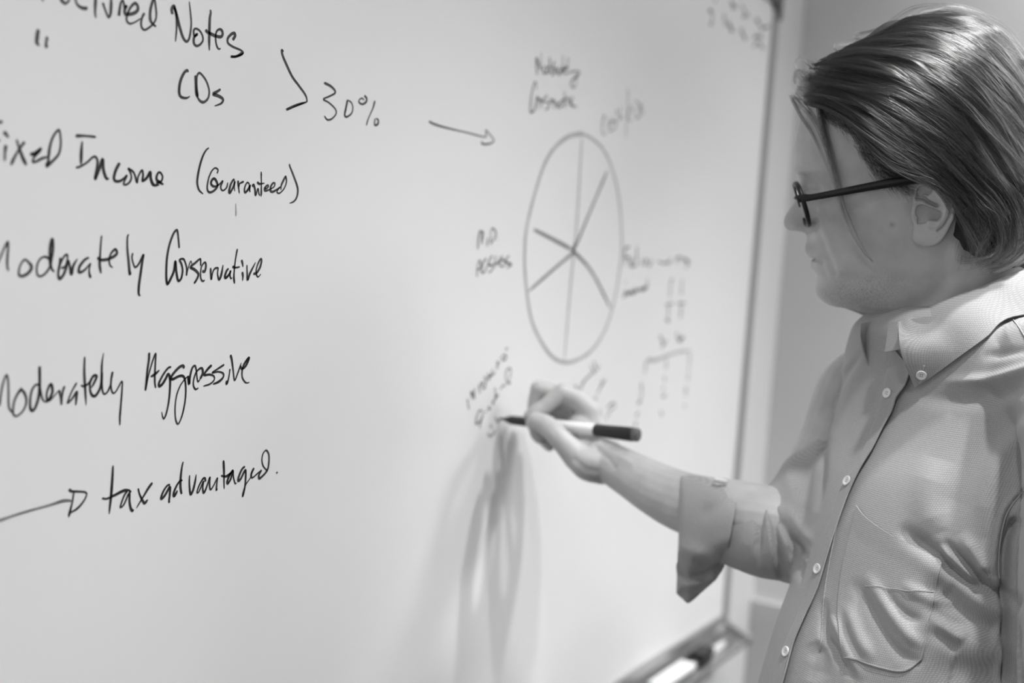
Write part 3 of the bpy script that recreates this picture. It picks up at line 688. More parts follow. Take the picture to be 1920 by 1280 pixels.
# index
chain([(1108, 774, 1.333), (1080, 748, 1.330), (1054, 735, 1.327)], [.0135, .0112, .0108])
chain([(1054, 735, 1.327), (1036, 750, 1.326), (1020, 764, 1.326)], [.0108, .0095, .0090])
chain([(1020, 764, 1.326), (1005, 772, 1.325), (992, 779, 1.326)], [.0090, .0084, .0066])
# middle
chain([(1094, 768, 1.350), (1050, 742, 1.352), (1012, 730, 1.353)], [.013, .0115, .0112])
chain([(1012, 730, 1.353), (1005, 752, 1.354), (1003, 768, 1.353)], [.0108, .0096, .0090])
chain([(1003, 768, 1.353), (1000, 784, 1.350), (998, 796, 1.347)], [.0088, .0082, .0070])
chain([(1096, 800, 1.350), (1062, 778, 1.362), (1036, 772, 1.368)], [.017, .014, .011])
# ring and little finger, curled beneath the pen
chain([(1080, 785, 1.362), (1040, 752, 1.372), (1016, 752, 1.376)], [.013, .011, .0105])
chain([(1016, 752, 1.376), (1008, 782, 1.376), (1006, 800, 1.372)], [.0102, .0093, .0088])
chain([(1006, 800, 1.372), (1006, 812, 1.366), (1012, 822, 1.361)], [.0086, .0080, .0066])
chain([(1064, 806, 1.380), (1032, 790, 1.392), (1018, 800, 1.394)], [.012, .0095, .0090])
chain([(1018, 800, 1.394), (1020, 822, 1.388), (1030, 836, 1.380)], [.0088, .0080, .0064])
arm_o = arm.build('arm_tmp')
rm = arm_o.modifiers.new('r', 'REMESH'); rm.mode = 'VOXEL'; rm.voxel_size = .0013
sm = arm_o.modifiers.new('s', 'SMOOTH'); sm.factor = .5; sm.iterations = 7
bake(arm_o)
av = np.array([v.co[:] for v in arm_o.data.vertices]); af = [tuple(p.vertices) for p in arm_o.data.polygons]
bpy.data.objects.remove(arm_o)
AP = proj(av)
# hand creases / tendons / thumb nail
KV = av.copy()
me_ = bpy.data.meshes.new('t'); me_.from_pydata(av.tolist(), [], af); me_.update()
an = np.array([v.normal[:] for v in me_.vertices]); bpy.data.meshes.remove(me_)
toward = ((CAM - av) / np.linalg.norm(CAM - av, axis=1)[:, None] * an).sum(1)
def acrease(poly, wd, amp):
    global av
    d = dist_poly(AP[:, 0], AP[:, 1], poly)
    av = av + an * (amp * np.exp(-(d / wd) ** 2) * (toward > .1))[:, None]
acrease([(1078, 862), (1098, 880), (1120, 884)], 6, -.0012)
acrease([(1120, 842), (1140, 858), (1152, 876)], 5, -.0018)
acrease([(1124, 832), (1150, 850), (1185, 870)], 6, .0018)
acrease([(1036, 806), (1043, 816), (1040, 824)], 2, -.0005)
acrease([(1000, 782), (1010, 781), (1018, 785)], 1.6, -.0005)
body_parts = MB(); body_parts.add(HV, HF); body_parts.add(EVf, EF); body_parts.add(av, af)
# mirrored far ear
def to_head(p): return ((p - CAM) @ R - H0) @ np.array([U_, V_, Wd]).T
eh = to_head(EVf); eh[:, 2] *= -1; eh[:, 0] += .0
body_parts.add(head2w(eh), [f[::-1] for f in EF])
# trunk inside the shirt joins neck and arm
body_parts.add(*capsule_chain(PP((1800, 640, 1.11), (1815, 760, 1.12), (1800, 1000, 1.12), (1790, 1280, 1.12)), [(.04, .04), (.07, .06), (.09, .06), (.09, .06)]))
body_parts.add(*capsule_chain(PP((1690, 715, 1.21), (1815, 740, 1.12), (1960, 740, 1.03)), [.04, .05, .04]))
FOOT = P(1790, 1280, 1.12)
person = thing('person', 'man in a rolled-sleeve button-down shirt writing on the whiteboard', 'person', (float(FOOT[0]), float(FOOT[1]), 0))
body = body_parts.build('body', M_skin); reparent(body, person)
at = body.data.attributes.new('beard', 'FLOAT', 'POINT'); buf = np.zeros(len(body.data.vertices), np.float32); buf[:len(beard)] = beard; at.data.foreach_set('value', buf)
at = body.data.attributes.new('mole', 'FLOAT', 'POINT'); buf = np.zeros(len(body.data.vertices), np.float32); buf[:len(mole)] = mole; at.data.foreach_set('value', buf)

# ---- marker in the hand
T0 = onboard(936.5, 784.5, .0008)
T1 = P(1197, 815.5, 1.262)
ax = nrm(T1 - T0); Lp = float(np.linalg.norm(T1 - T0))
print('pen length', Lp, 'tip', T0, 'board', BD)
pen = thing('dry_erase_marker', 'black-capped white marker held in the man\'s right hand', 'marker', tuple(map(float, T0)))
q = Vector(ax).to_track_quat('X', 'Z'); pen.rotation_euler = q.to_euler()
def lp(px): # distance along the pen for a pixel column
    best = min((abs(proj(T0 + ax * s)[0] - px), s) for s in np.linspace(0, Lp, 400)); return best[1]
a1, a2, a3, a4 = lp(956), lp(991), lp(1116), lp(1186)
def ppart(nm, pr, m, label=None):
    o = mesh_obj(nm, *lathe(pr, 28), m, pen, label=label); return o
ppart('nib', [(0, .0008), (.002, .0015), (a1 * .85, .0019), (a1, .0022)], M_black)
ppart('grip_section', [(a1 * .55, .0020), (a1, .0046), (a1 + .003, .0052), (a2 - .002, .0056), (a2, .0060)], M_black)
ppart('barrel', [(a2, .0058), (a2 + .001, .0064), (a3 - .001, .0066), (a3, .0064)], M_white)
ppart('cap', [(a3, .0066), (a3 + .0005, .0071), (a3 + .01, .0070), (a4, .0079), (a4 + .0005, .0078)], M_black)
ppart('cap_end', [(a4, .0074), (Lp - .001, .0074), (Lp, .0068)], M_cap2, 'grey end plug of the cap')

# ---- spectacles
gl = thing('eyeglasses', 'black-framed eyeglasses worn by the man', 'glasses', tuple(map(float, hpt(1500, 375, 0))))
def gpart(nm, mb_or_vf, m=M_frame, label=None):
    o = mesh_obj(nm, *mb_or_vf, m, label=label); reparent(o, gl); return o
top = uv(1489, 345, .034); bot = uv(1512, 423, .034)
dv = bot - top; dv[2] = 0; hgt = np.linalg.norm(dv); dv /= hgt
fwd = np.array([dv[1], -dv[0], 0.0]); fwd = fwd if fwd[0] < 0 else -fwd
def rim(side):
    c = (top + bot) / 2; c = np.array([c[0], c[1], .0]) 
    pts = []
    for k in range(48):
        a = 2 * math.pi * k / 48; ca, sa = math.cos(a), math.sin(a)
        lx = .0255 * np.sign(ca) * abs(ca) ** .75; ly = hgt / 2 * np.sign(sa) * abs(sa) ** .8
        lat = .0335 + lx
        p = c + dv * ly + np.array([0, 0, lat * side]) - fwd * .10 * max(0, lat - .02) 
        pts.append(p)
    return np.array(pts)
for s in (1, -1):
    rp = rim(s)
    loop = head2w(np.vstack([rp, rp[:2]]))
    gpart('rim', tube(loop, [(.0021, .0023)] * len(loop), 10, cap=False, up=tuple(R @ (U_ * 1.0))))
    lens_v = head2w(np.vstack([rp.mean(0)[None] + fwd * .0015, rp]))
    o = gpart('lens', (np.vstack([lens_v, lens_v[:1] - (R @ U_) * -.0012, lens_v[1:] + (R @ U_) * .0012]),
        [(0, 1+k, 1+(k+1) % 48) for k in range(48)] + [(49, 50+(k+1) % 48, 50+k) for k in range(48)]), M_lens)
cm = (top + bot) / 2
br = [np.array([cm[0], cm[1], 0]) - dv * hgt * .18 + np.array([0, 0, z]) + fwd * f for z, f in ((-.0085, 0), (-.004, .002), (0, .0026), (.004, .002), (.0085, 0))]
gpart('bridge', tube(head2w(np.array(br)), .0019, 10))
for s in (1, -1):
    gpart('nose_pad', tube(head2w(np.array([np.array([cm[0], cm[1], 0]) - fwd * a + dv * b + np.array([0, 0, s * z]) for a, b, z in ((0, .0, .009), (.005, .002, .0085), (.007, .006, .0095), (.007, .010, .011))])), [.001, .001, .0022, .0015], 8))
# temples: traced on the near side, mirrored on the far side
tp = [(1497, 372, .058), (1508, 371, .0605), (1524, 369.5, .064), (1560, 363, .0690), (1600, 355.5, .0720), (1640, 348, .0745), (1676, 342, .0765), (1710, 338, .0775), (1738, 338, .0775), (1765, 350, .0750), (1785, 372, .073)]
tc_ = np.array([uv(*t) for t in tp])
tr = [(.0013, .0026), (.0015, .0036), (.0013, .0031), (.0013, .0033), (.0013, .0036), (.0013, .0039), (.0013, .0041), (.0013, .0035), (.0013, .003), (.0013, .0028), (.0012, .002)]
q_ = catmull(np.hstack([tc_, tr]), 8)
for s in (1, -1):
    c = q_[:, :3].copy(); c[:, 2] *= s
    ref = nrm(R @ V_)
    gpart('temple_arm', tube(head2w(c), q_[:, 3:5], 10, up=tuple(ref)))
    hb = uv(1502, 371.5, .0585 * 1.0); hb[2] *= s
    hp = head2w(np.array([hb + fwd * .003, hb - fwd * .0035]))
    gpart('hinge', tube(np.linspace(hp[0], hp[1], 5), [(.0020, .0036)] * 5, 8, up=tuple(ref)))
# ---- shirt
RINGS = [(575,1674,1.075,.050,.055,26),(590,1668,1.07,.062,.070,28),(605,1666,1.065,.072,.090,30),(630,1674,1.06,.081,.116,32),(660,1690,1.055,.088,.145,33),(700,1700,1.05,.096,.166,33),
 (760,1685,1.05,.104,.173,32),(830,1655,1.05,.112,.170,30),(900,1614,1.05,.117,.163,28),(1000,1572,1.05,.120,.156,26),(1100,1538,1.05,.121,.152,25),(1200,1498,1.05,.121,.152,25),
 (1290,1470,1.05,.123,.155,25),(1420,1440,1.06,.126,.162,25),(1560,1430,1.07,.125,.168,25)]
def ringdata(py):
    a = np.array(RINGS, float); return [float(smooth_interp(np.array([py]), a[:, 0], a[:, k])[0]) for k in range(1, 6)]
def torso_pt(py, ang, off=0.0):
    fx, fz, b, a, ph = ringdata(py); ph = math.radians(ph)
    y = (py - 640) / FPX * fz; x = (fx - 960) / FPX * fz
    F = np.array([-math.cos(ph), 0, -math.sin(ph)]); L = np.array([math.sin(ph), 0, -math.cos(ph)])
    C = np.array([x, y, fz]) - F * b
    c, s = math.cos(ang), math.sin(ang); e = 2 / 2.25
    if s < 0: a = a * float(np.interp(py, [590, 615, 640, 700, 760, 900, 1000, 1100, 1290], [1, .86, .80, .75, .78, .80, .74, .66, .62]))
    return C + F * (b + off) * np.sign(c) * abs(c) ** e + L * (a + off) * np.sign(s) * abs(s) ** e
sh = MB(); pys = np.r_[np.arange(575, 720, 8), np.arange(720, 1561, 20)]
tv = [C2W(torso_pt(py, 2 * math.pi * k / 96)) for py in pys for k in range(96)]
nf = len(pys)
tf = [(i*96+k, i*96+(k+1) % 96, (i+1)*96+(k+1) % 96, (i+1)*96+k) for i in range(nf-1) for k in range(96)]
tf += [tuple(range(95, -1, -1)), tuple((nf-1)*96+k for k in range(96))]
sh.add(tv, tf)
def schain(pts, rads, **k): sh.add(*capsule_chain(PP(*pts), rads, **k))
# right sleeve (far side) down to the elbow and into the cuff
schain([(1725, 708, 1.17), (1706, 728, 1.205), (1676, 790, 1.215), (1620, 868, 1.208), (1540, 945, 1.185), (1495, 1000, 1.165)], [.050, .052, .054, .053, .052, .050], seg=28)
schain([(1500, 1000, 1.165), (1440, 1004, 1.165), (1395, 998, 1.175), (1350, 985, 1.19)], [(.048, .046), (.045, .042), (.040, .036), (.036, .033)], seg=28, up=(0, 0, 1))
# left sleeve, at the right edge of the frame
schain([(1930, 700, 1.02), (2035, 745, .945), (2075, 860, .905), (2065, 1100, .875), (2060, 1340, .860), (2060, 1480, .86)], [.050, .056, .060, .058, .056, .052], seg=28)
shirt = sh.build('shirt', M_shirt)
rm = shirt.modifiers.new('r', 'REMESH'); rm.mode = 'VOXEL'; rm.voxel_size = .0032
sm = shirt.modifiers.new('s', 'SMOOTH'); sm.factor = .5; sm.iterations = 16
sb = shirt.modifiers.new('u', 'SUBSURF'); sb.levels = sb.render_levels = 1
bake(shirt); reparent(shirt, person)
me = shirt.data; nv = len(me.vertices)
co = np.empty(nv * 3, np.float32); me.vertices.foreach_get('co', co); co = co.reshape(-1, 3).astype(float) 
no = np.empty(nv * 3, np.float32); me.vertices.foreach_get('normal', no); no = no.reshape(-1, 3).astype(float)
SP = proj(co); tow = ((CAM - co) / np.linalg.norm(CAM - co, axis=1)[:, None] * no).sum(1)
FD = np.zeros(nv)
def fold(poly, wd, amp, side=0.0, zmin=0, zmax=9, ends=1.0):
    """ridge (amp > 0) or furrow along a line of the cloth, with soft ends"""
    pl = catmull(poly, 5) if len(poly) > 2 else catmull(poly, 8)
    d = np.full(nv, 1e9); tt = np.zeros(nv); m = len(pl) - 1
    x, y = SP[:, 0], SP[:, 1]
    sel = (x > pl[:, 0].min() - 4*wd) & (x < pl[:, 0].max() + 4*wd) & (y > pl[:, 1].min() - 4*wd) & (y < pl[:, 1].max() + 4*wd) & (tow > -.15) & (SP[:, 2] > zmin) & (SP[:, 2] < zmax)
    idx = np.nonzero(sel)[0]; xs, ys_ = x[idx], y[idx]; dd = np.full(len(idx), 1e9); t_ = np.zeros(len(idx))
    for i in range(m):
        x0, y0 = pl[i]; x1, y1 = pl[i+1]; L2 = (x1-x0)**2 + (y1-y0)**2 + 1e-9
        t = np.clip(((xs-x0)*(x1-x0) + (ys_-y0)*(y1-y0)) / L2, 0, 1); q = np.hypot(xs-x0-t*(x1-x0), ys_-y0-t*(y1-y0))
        b = q < dd; dd[b] = q[b]; t_[b] = (i + t[b]) / m
    e = np.minimum(1, np.minimum(t_, 1 - t_) / .25 + (1 - ends))
    FD[idx] += amp * np.exp(-(dd / wd) ** 2) * e
far = dict(zmin=1.08)
# right sleeve
fold([(1420, 915), (1424, 980), (1420, 1065)], 7, -.005, **far)
fold([(1432, 915), (1442, 990), (1452, 1085)], 6, .0022, **far)
fold([(1443, 925), (1455, 1005), (1467, 1090)], 7, -.0060, **far)
fold([(1457, 940), (1475, 1010), (1488, 1095)], 7, .0022, **far)
fold([(1455, 955), (1480, 1005), (1515, 1050)], 8, -.0065, **far)
fold([(1470, 945), (1500, 990), (1525, 1020)], 9, .0025, **far)
fold([(1478, 1020), (1500, 1060), (1505, 1095)], 8, -.004, **far)
fold([(1500, 800), (1480, 880), (1500, 960)], 18, .004, **far)
fold([(1580, 700), (1548, 780), (1540, 880), (1530, 960)], 8, -.006, **far)
fold([(1620, 655), (1580, 712), (1558, 765), (1552, 800)], 6, -.0045)
fold([(1605, 665), (1570, 725), (1548, 790)], 8, .0035)
# chest
fold([(1640, 640), (1600, 720), (1575, 800), (1552, 900)], 11, .0022)
fold([(1655, 660), (1640, 740), (1600, 850), (1560, 960)], 9, -.0015)
fold([(1712, 742), (1800, 750), (1880, 735), (1960, 705)], 17, -.0050)
fold([(1760, 715), (1850, 712), (1925, 694), (1980, 680)], 10, .0045)
fold([(1870, 640), (1915, 620), (1960, 615)], 16, .004)
fold([(1840, 670), (1900, 660), (1960, 650)], 9, -.0025)
fold([(1960, 760), (1880, 850), (1850, 930), (1845, 1010)], 17, .0040)
fold([(1920, 760), (1850, 830), (1800, 920), (1780, 990)], 26, -.0030)
fold([(1760, 860), (1740, 940), (1760, 1000)], 30, .0035)
# under the chest, towards the arm
fold([(1700, 1000), (1740, 1028), (1800, 1075), (1850, 1110), (1905, 1130)], 14, -.0080, ends=.6)
fold([(1760, 1022), (1800, 1062), (1838, 1098)], 6, .0060)
fold([(1778, 1020), (1815, 1058), (1850, 1092), (1897, 1118)], 7, -.0060, ends=.6)
fold([(1800, 1000), (1832, 1045), (1850, 1078)], 12, .0060)
fold([(1760, 1110), (1820, 1160), (1880, 1190)], 26, -.010, ends=.4)
fold([(1780, 1260), (1830, 1270), (1880, 1270)], 40, -.008, ends=.4)
# folds across the pocket
fold([(1600, 1085), (1632, 1140), (1662, 1195), (1695, 1230), (1735, 1245)], 11, -.0052)
fold([(1625, 1075), (1668, 1140), (1700, 1185), (1735, 1215)], 10, .0045)
fold([(1655, 1105), (1690, 1145), (1732, 1168)], 9, -.0035)
fold([(1690, 1095), (1740, 1120), (1790, 1135)], 10, .0035)
fold([(1735, 1135), (1770, 1160), (1815, 1180)], 9, -.0025)
fold([(1735, 1180), (1775, 1205), (1800, 1225)], 11, -.0028)
fold([(1745, 1155), (1785, 1185), (1812, 1200)], 10, .0030)
fold([(1590, 1130), (1610, 1190), (1640, 1240)], 10, .0035)
fold([(1546, 1120), (1545, 1185), (1562, 1215), (1608, 1285)], 8, -.0050)
fold([(1528, 1200), (1540, 1240), (1530, 1280)], 16, -.0040)
fold([(1560, 1150), (1580, 1200), (1620, 1275)], 9, .0035)
# armhole of the near sleeve
fold([(1925, 915), (1893, 955), (1880, 1010), (1876, 1075), (1895, 1115)], 5, -.0035, ends=.3)
fold([(1908, 925), (1880, 965), (1868, 1015), (1862, 1070)], 7, .0022, ends=.3)
fold([(1900, 980), (1888, 1030), (1890, 1110), (1897, 1200), (1898, 1285)], 9, -.012, ends=.2)
q_ = rng.normal(size=(5, 3))
FD += .0006 * sum(np.sin(co @ (q_[k] * 26) + k) for k in range(5)) * .5
co2 = co + no * FD[:, None]
me.vertices.foreach_set('co', co2.astype(np.float32).ravel()); me.update()
SBVH = BVHTree.FromPolygons([tuple(v) for v in co2], [tuple(p.vertices) for p in me.polygons])
def shit(px, py):
    d = nrm(P(px, py, 1) - CAM)
    h = SBVH.ray_cast(Vector(CAM), Vector(d))
    if h[0] is None: return None
    n = np.array(h[1]);  n = n if n @ d < 0 else -n
    return np.array(h[0]), n
def on_shirt(px, py, off):
    h = shit(px, py)
    if h is None: h = shit(px + 4, py)
    if h is None: h = shit(px + 12, py)
    if h is None: return None
    return h[0] + h[1] * off
def solid_grid(Gp, thick, name, m=M_shirt, parent=None, label=None, normals_=None):
    """grid (r, c, 3) -> closed sheet with thickness"""
    Gp = np.asarray(Gp); r_, c_ = Gp.shape[:2]
    if normals_ is None:
        n_ = np.cross(np.gradient(Gp, axis=1), np.gradient(Gp, axis=0)); n_ /= np.linalg.norm(n_, axis=2)[..., None] + 1e-12
        tc = CAM - Gp; n_ *= np.sign((n_ * tc).sum(2).mean())
    else: n_ = normals_
    A = (Gp + n_ * thick / 2).reshape(-1, 3); B = (Gp - n_ * thick / 2).reshape(-1, 3); N_ = r_ * c_
    f = []
    for i in range(r_ - 1):
        for k in range(c_ - 1):
            a, b, c, d = i*c_+k, i*c_+k+1, (i+1)*c_+k+1, (i+1)*c_+k
            f += [(a, b, c, d), (a+N_, d+N_, c+N_, b+N_)]
    edge = [(0, k) for k in range(c_)] + [(i, c_-1) for i in range(1, r_)] + [(r_-1, k) for k in range(c_-2, -1, -1)] + [(i, 0) for i in range(r_-2, 0, -1)]
    e = [i*c_+k for i, k in edge]
    f += [(e[i], e[i]+N_, e[(i+1) % len(e)]+N_, e[(i+1) % len(e)]) for i in range(len(e))]
    o = mesh_obj(name, np.vstack([A, B]), f, m, label=label)
    mm = o.modifiers.new('edge', 'EDGE_SPLIT'); mm.split_angle = math.radians(50)
    o.parent = parent or shirt
    return o
shirt_inv = shirt.matrix_parent_inverse.copy()
# children of the shirt live in the same space as the shirt mesh (its local space is world space)
# placket
PE = resample(catmull([(1700, 690), (1712, 694), (1708, 716), (1694, 738), (1684, 748), (1683, 765), (1664, 800), (1642, 845), (1620, 880), (1597, 930), (1572, 1000), (1555, 1055), (1540, 1105), (1515, 1160), (1496, 1205), (1484, 1250), (1470, 1300)][1:], 8), 90)
PLf = resample(catmull([(1668, 640), (1662, 700), (1652, 745), (1636, 800), (1612, 860), (1585, 900), (1562, 960), (1545, 1010), (1528, 1060), (1512, 1110), (1490, 1165), (1468, 1215), (1455, 1250), (1440, 1300)], 8), 90)
PLf[:, 0] = np.maximum(PLf[:, 0], PE[:, 0] - 52)
def strip(Lp, Rp, nc, offs, name, thick=.0009, label=None):
    g = []
    for a, b in zip(Lp, Rp):
        row = []
        for k in range(nc):
            t = k / (nc - 1); p = on_shirt(a[0] + (b[0]-a[0])*t, a[1] + (b[1]-a[1])*t, np.interp(t, [0, .15, .8, 1], offs))
            row.append(p)
        for k in range(nc - 1, -1, -1):
            if row[k] is None: row[k] = row[k+1] + (row[k+1] - row[min(k+2, nc-1)])
        g.append(row)
    g = np.array(g)
    for _ in range(3): g[1:-1] = (g[:-2] + 2 * g[1:-1] + g[2:]) / 4
    return solid_grid(g, thick, name, label=label)
strip(PLf, PE, 9, [.0002, .0014, .0022, .0054], 'placket', .0010, 'overlapping front strip with buttons')
# collar stand and leaves
fx, fz, b_, a_, ph_ = ringdata(600); ph_ = math.radians(ph_)
Fd = np.array([-math.cos(ph_), 0, -math.sin(ph_)]); Ld = np.array([math.sin(ph_), 0, -math.cos(ph_)])
NC_ = np.array([(fx - 960) / FPX * fz, -.02, fz]) - Fd * b_
def hh_(px, py, off):
    h = headhit(px, py); n = h[1]; n = n if n @ (CAM - h[0]) > 0 else -n
    return h[0] + n * off
Tn = [P(1685, 604, 1.022)] + [hh_(x, y, o) for x, y, o in ((1722, 586, .0095), (1770, 563, .0075), (1830, 537, .006), (1880, 514, .007))] 
backT = C2W(NC_ - Fd * .088 + np.array([0, -.062, 0])); backB = C2W(NC_ - Fd * .108 + np.array([0, -.022, 0]))
sideT = C2W(NC_ + Ld * .070 - Fd * .052 + np.array([0, -.052, 0]))
Tn += [sideT, backT]
Bn = [on_shirt(1720, 727, .0035)] + [on_shirt(x, y, .0035) for x, y in ((1752, 706), (1800, 671), (1850, 636), (1900, 601))]
sideB = C2W(NC_ + Ld * .106 - Fd * .060 + np.array([0, -.010, 0]))
Bn += [sideB, backB]
Tc = resample(catmull(Tn, 8), 60); Bc = resample(catmull(Bn, 8), 60)
rows = []
outd = lambda p: nrm(np.array(p) - C2W(NC_ + np.array([0, (np.array(p) - CAM) @ R[:, 1] - NC_[1], 0])))
for t in np.linspace(0, 1, 16):
    row = []
    for i in range(60):
        p = Tc[i] * (1 - t) + Bc[i] * t; bul = math.sin(math.pi * t ** .75) * .0065 + math.sin(math.pi * t) * .002 * math.sin(i * .16)
        row.append(p + outd(p) * bul)
    rows.append(row)
CG = np.array(rows)
# front edge of the leaf bows a little
for k, t in enumerate(np.linspace(0, 1, 16)): CG[k, :6] += (R @ np.array([.0022, 0, 0]))[None] * (-math.sin(math.pi * t)) * np.linspace(1, 0, 6)[:, None]
def mirror_pts(p):
    c = (np.asarray(p) - CAM) @ R; d = (c - NC_) @ Ld; return C2W(c - 2 * d[..., None] * Ld)
solid_grid(CG, .0014, 'collar_leaf')
def far_side(g_, k):
    c = (mirror_pts(g_) - CAM) @ R; c[..., 0] = NC_[0] + (c[..., 0] - NC_[0]) * k; c[..., 2] = NC_[2] + (c[..., 2] - NC_[2]) * k; return C2W(c)
solid_grid(far_side(CG, .78), .0014, 'collar_leaf')
Ti = resample(Tc, 40); st = []
front0 = C2W(NC_ + Fd * .0735 + Ld * .005 + np.array([0, .0035, 0]))
lp_ = [front0, C2W(NC_ + Fd * .0715 + Ld * .024 + np.array([0, .0005, 0])), C2W(NC_ + Fd * .055 + Ld * .048 + np.array([0, -.004, 0]))] + [p - outd(p) * .0045 for p in Ti[9:]]
lp_ = resample(catmull(lp_, 3), 50)
band = []
for t in np.linspace(0, 1, 5):
    band.append([p + (R @ np.array([0, .026, 0])) * t + outd(p) * (.006 * t) for p in lp_])
band = np.array(band); solid_grid(band, .0014, 'collar_stand'); solid_grid(far_side(band, .86), .0014, 'collar_stand')

# pocket
c_top = catmull([(1608, 948), (1627, 971), (1669, 1001), (1725, 1033), (1765, 1054)], 8)
c_bot = catmull([(1585, 1232), (1620, 1243), (1650, 1252), (1687, 1259), (1712, 1252), (1730, 1234)], 8)
c_l = catmull([(1608, 948), (1593, 1010), (1578, 1080), (1572, 1150), (1576, 1200), (1585, 1232)], 8)
c_r = catmull([(1765, 1054), (1760, 1078), (1755, 1102), (1748, 1134), (1742, 1166), (1736, 1205), (1730, 1234)], 8)
n1, n2 = 40, 40
c_top, c_bot, c_l, c_r = resample(c_top, n1), resample(c_bot, n1), resample(c_l, n2), resample(c_r, n2)
g = []
for j in range(n2):
    t = j / (n2 - 1); row = []
    for i in range(n1):
        s_ = i / (n1 - 1)
        p = (1-t)*c_top[i] + t*c_bot[i] + (1-s_)*c_l[j] + s_*c_r[j] - ((1-s_)*(1-t)*c_top[0] + s_*(1-t)*c_top[-1] + (1-s_)*t*c_bot[0] + s_*t*c_bot[-1])
        row.append(on_shirt(p[0], p[1], .0009 + .0012 * max(0, 1 - t * 6)))
    g.append(row)
pocket = solid_grid(np.array(g), .0011, 'pocket')
def stitch(poly, name='stitching', off=.0004, wd=.0003, parent=None, m=M_thread, n=60, thick=None):
    pl = resample(catmull(poly, 8), n); p3 = [on_shirt(x, y, off) for x, y in pl]; p3 = np.array([p for p in p3 if p is not None])
    for _ in range(2): p3[1:-1] = (p3[:-2] + 2 * p3[1:-1] + p3[2:]) / 4
    return mesh_obj(name, *tube(p3, wd, 6), m, parent or shirt)
stitch([(1625, 1098), (1690, 1105), (1752, 1112)], off=.0022, parent=pocket)
for pl_ in ([(1763, 1056), (1753, 1102), (1740, 1166), (1728, 1234)], [(1586, 1230), (1650, 1250), (1687, 1257), (1712, 1250), (1729, 1234)]):
    stitch(pl_, off=.0023, parent=pocket)
stitch([(1918, 921), (1888, 960), (1875, 1010), (1871, 1060), (1873, 1085)], name='armhole_seam', off=.0005, wd=.0006)
stitch([(1590, 905), (1575, 960), (1556, 1050), (1545, 1120), (1541, 1180), (1538, 1222)][0:], name='stitching', off=.0004, wd=.0005, m=M_shirt)
stitch([(1900, 600), (1912, 615), (1925, 636)], name='shoulder_seam', off=.0005, wd=.0005, m=M_thread, n=12)

# buttons
def mk_button(px, py, rad, off, nm='button', base=None, nn=None):
    if base is None:
        h = shit(px, py); base, nn = h
        ns = [shit(px + dx, py + dy)[1] for dx, dy in ((6, 0), (-6, 0), (0, 6), (0, -6))]; nn = nrm(np.mean(ns, axis=0))
    c = base + nn * off
    pr = [(0, rad * .80), (.0006, rad), (.0013, rad), (.0017, rad * .93), (.0017, rad * .80), (.0012, rad * .66), (.0011, rad * .2)]
    v, f = lathe(pr, 28)
    v = np.array(v)
    q = Vector(nn).to_track_quat('X', 'Z').to_matrix(); Mq = np.array(q)
    o = mesh_obj(nm, (v @ Mq.T) + c, f, M_btn); o.parent = shirt
    for k in range(4):
        a = math.pi / 4 + k * math.pi / 2
        hv, hf = lathe([(.0009, rad * .11), (.00125, rad * .11)], 10)
        hv = np.array(hv) + (0, rad * .27 * math.cos(a), rad * .27 * math.sin(a))
        mesh_obj('thread_hole', (hv @ Mq.T) + c, hf, M_grey).parent = o
    return o
for px, py in ((1667, 738), (1592, 903), (1536.5, 1067), (1477.5, 1222)):
    mk_button(px, py, .0047, .0021)
# collar button: on the leaf
LB = BVHTree.FromPolygons([tuple(v) for v in CG.reshape(-1, 3)], [(i*60+k, i*60+k+1, (i+1)*60+k+1, (i+1)*60+k) for i in range(15) for k in range(59)])
d = nrm(P(1728, 702, 1) - CAM); h = LB.ray_cast(Vector(CAM), Vector(d))
if h[0] is not None:
    n_ = np.array(h[1]); n_ = n_ if n_ @ d < 0 else -n_
    mk_button(1728, 702, .0045, .0007, base=np.array(h[0]), nn=n_)
    pts = []
    for x, y in ((1733, 684), (1731, 693), (1728, 712), (1723, 717)):
        dd = nrm(P(x, y, 1) - CAM); h2 = LB.ray_cast(Vector(CAM), Vector(dd))
        if h2[0] is not None: pts.append(np.array(h2[0]) + n_ * .0010)
    if len(pts) > 2: mesh_obj('buttonhole', *tube(catmull(pts, 5), .0008, 6), M_thread, shirt)

# rolled cuff of the right sleeve: stations from the open rim to the elbow; (x,y) of top, bottom, depth, half thickness
CU = [((1277, 892), (1268, 1112), 1.205, .036), ((1283, 891), (1279, 1122), 1.203, .040), ((1300, 890), (1292, 1130), 1.200, .043), ((1322, 894), (1316, 1110), 1.195, .045),
      ((1345, 903), (1336, 1092), 1.188, .047), ((1366, 915), (1351, 1074), 1.182, .047), ((1384, 927), (1358, 1061), 1.176, .046)]
ci = catmull([[*a, *b, d, r] for a, b, d, r in CU], 8); KR = 72; vo = []
for row in ci:
    ax_, ay_, bx_, by_, dd, rd = row
    for k in range(KR):
        a = 2 * math.pi * k / KR; c, s = math.cos(a), math.sin(a)
        t = .5 - .5 * np.sign(c) * abs(c) ** .85                # 0 at the top, 1 at the bottom
        taper = 1 - .75 * sstep(.62, 1.0, t)                    # the hanging flap is thin
        vo.append(P(ax_ + (bx_-ax_)*t, ay_ + (by_-ay_)*t, dd - rd * s * (abs(s) ** -.1 if s else 1) * taper))
vo = np.array(vo).reshape(len(ci), KR, 3); cen = vo.mean(1, keepdims=True)
pxy = proj(vo)
front_ = (np.arange(KR) > 0) & (np.arange(KR) < KR // 2)
def cfold(poly, wd, amp):
    global vo
    d = dist_poly(pxy[..., 0], pxy[..., 1], poly)
    vo = vo - (R @ np.array([0, 0, 1.0])) * (amp * np.exp(-(d / wd) ** 2) * front_[None, :])[..., None]
cfold([(1272, 1066), (1290, 1082), (1320, 1078), (1350, 1062)], 7, -.010)
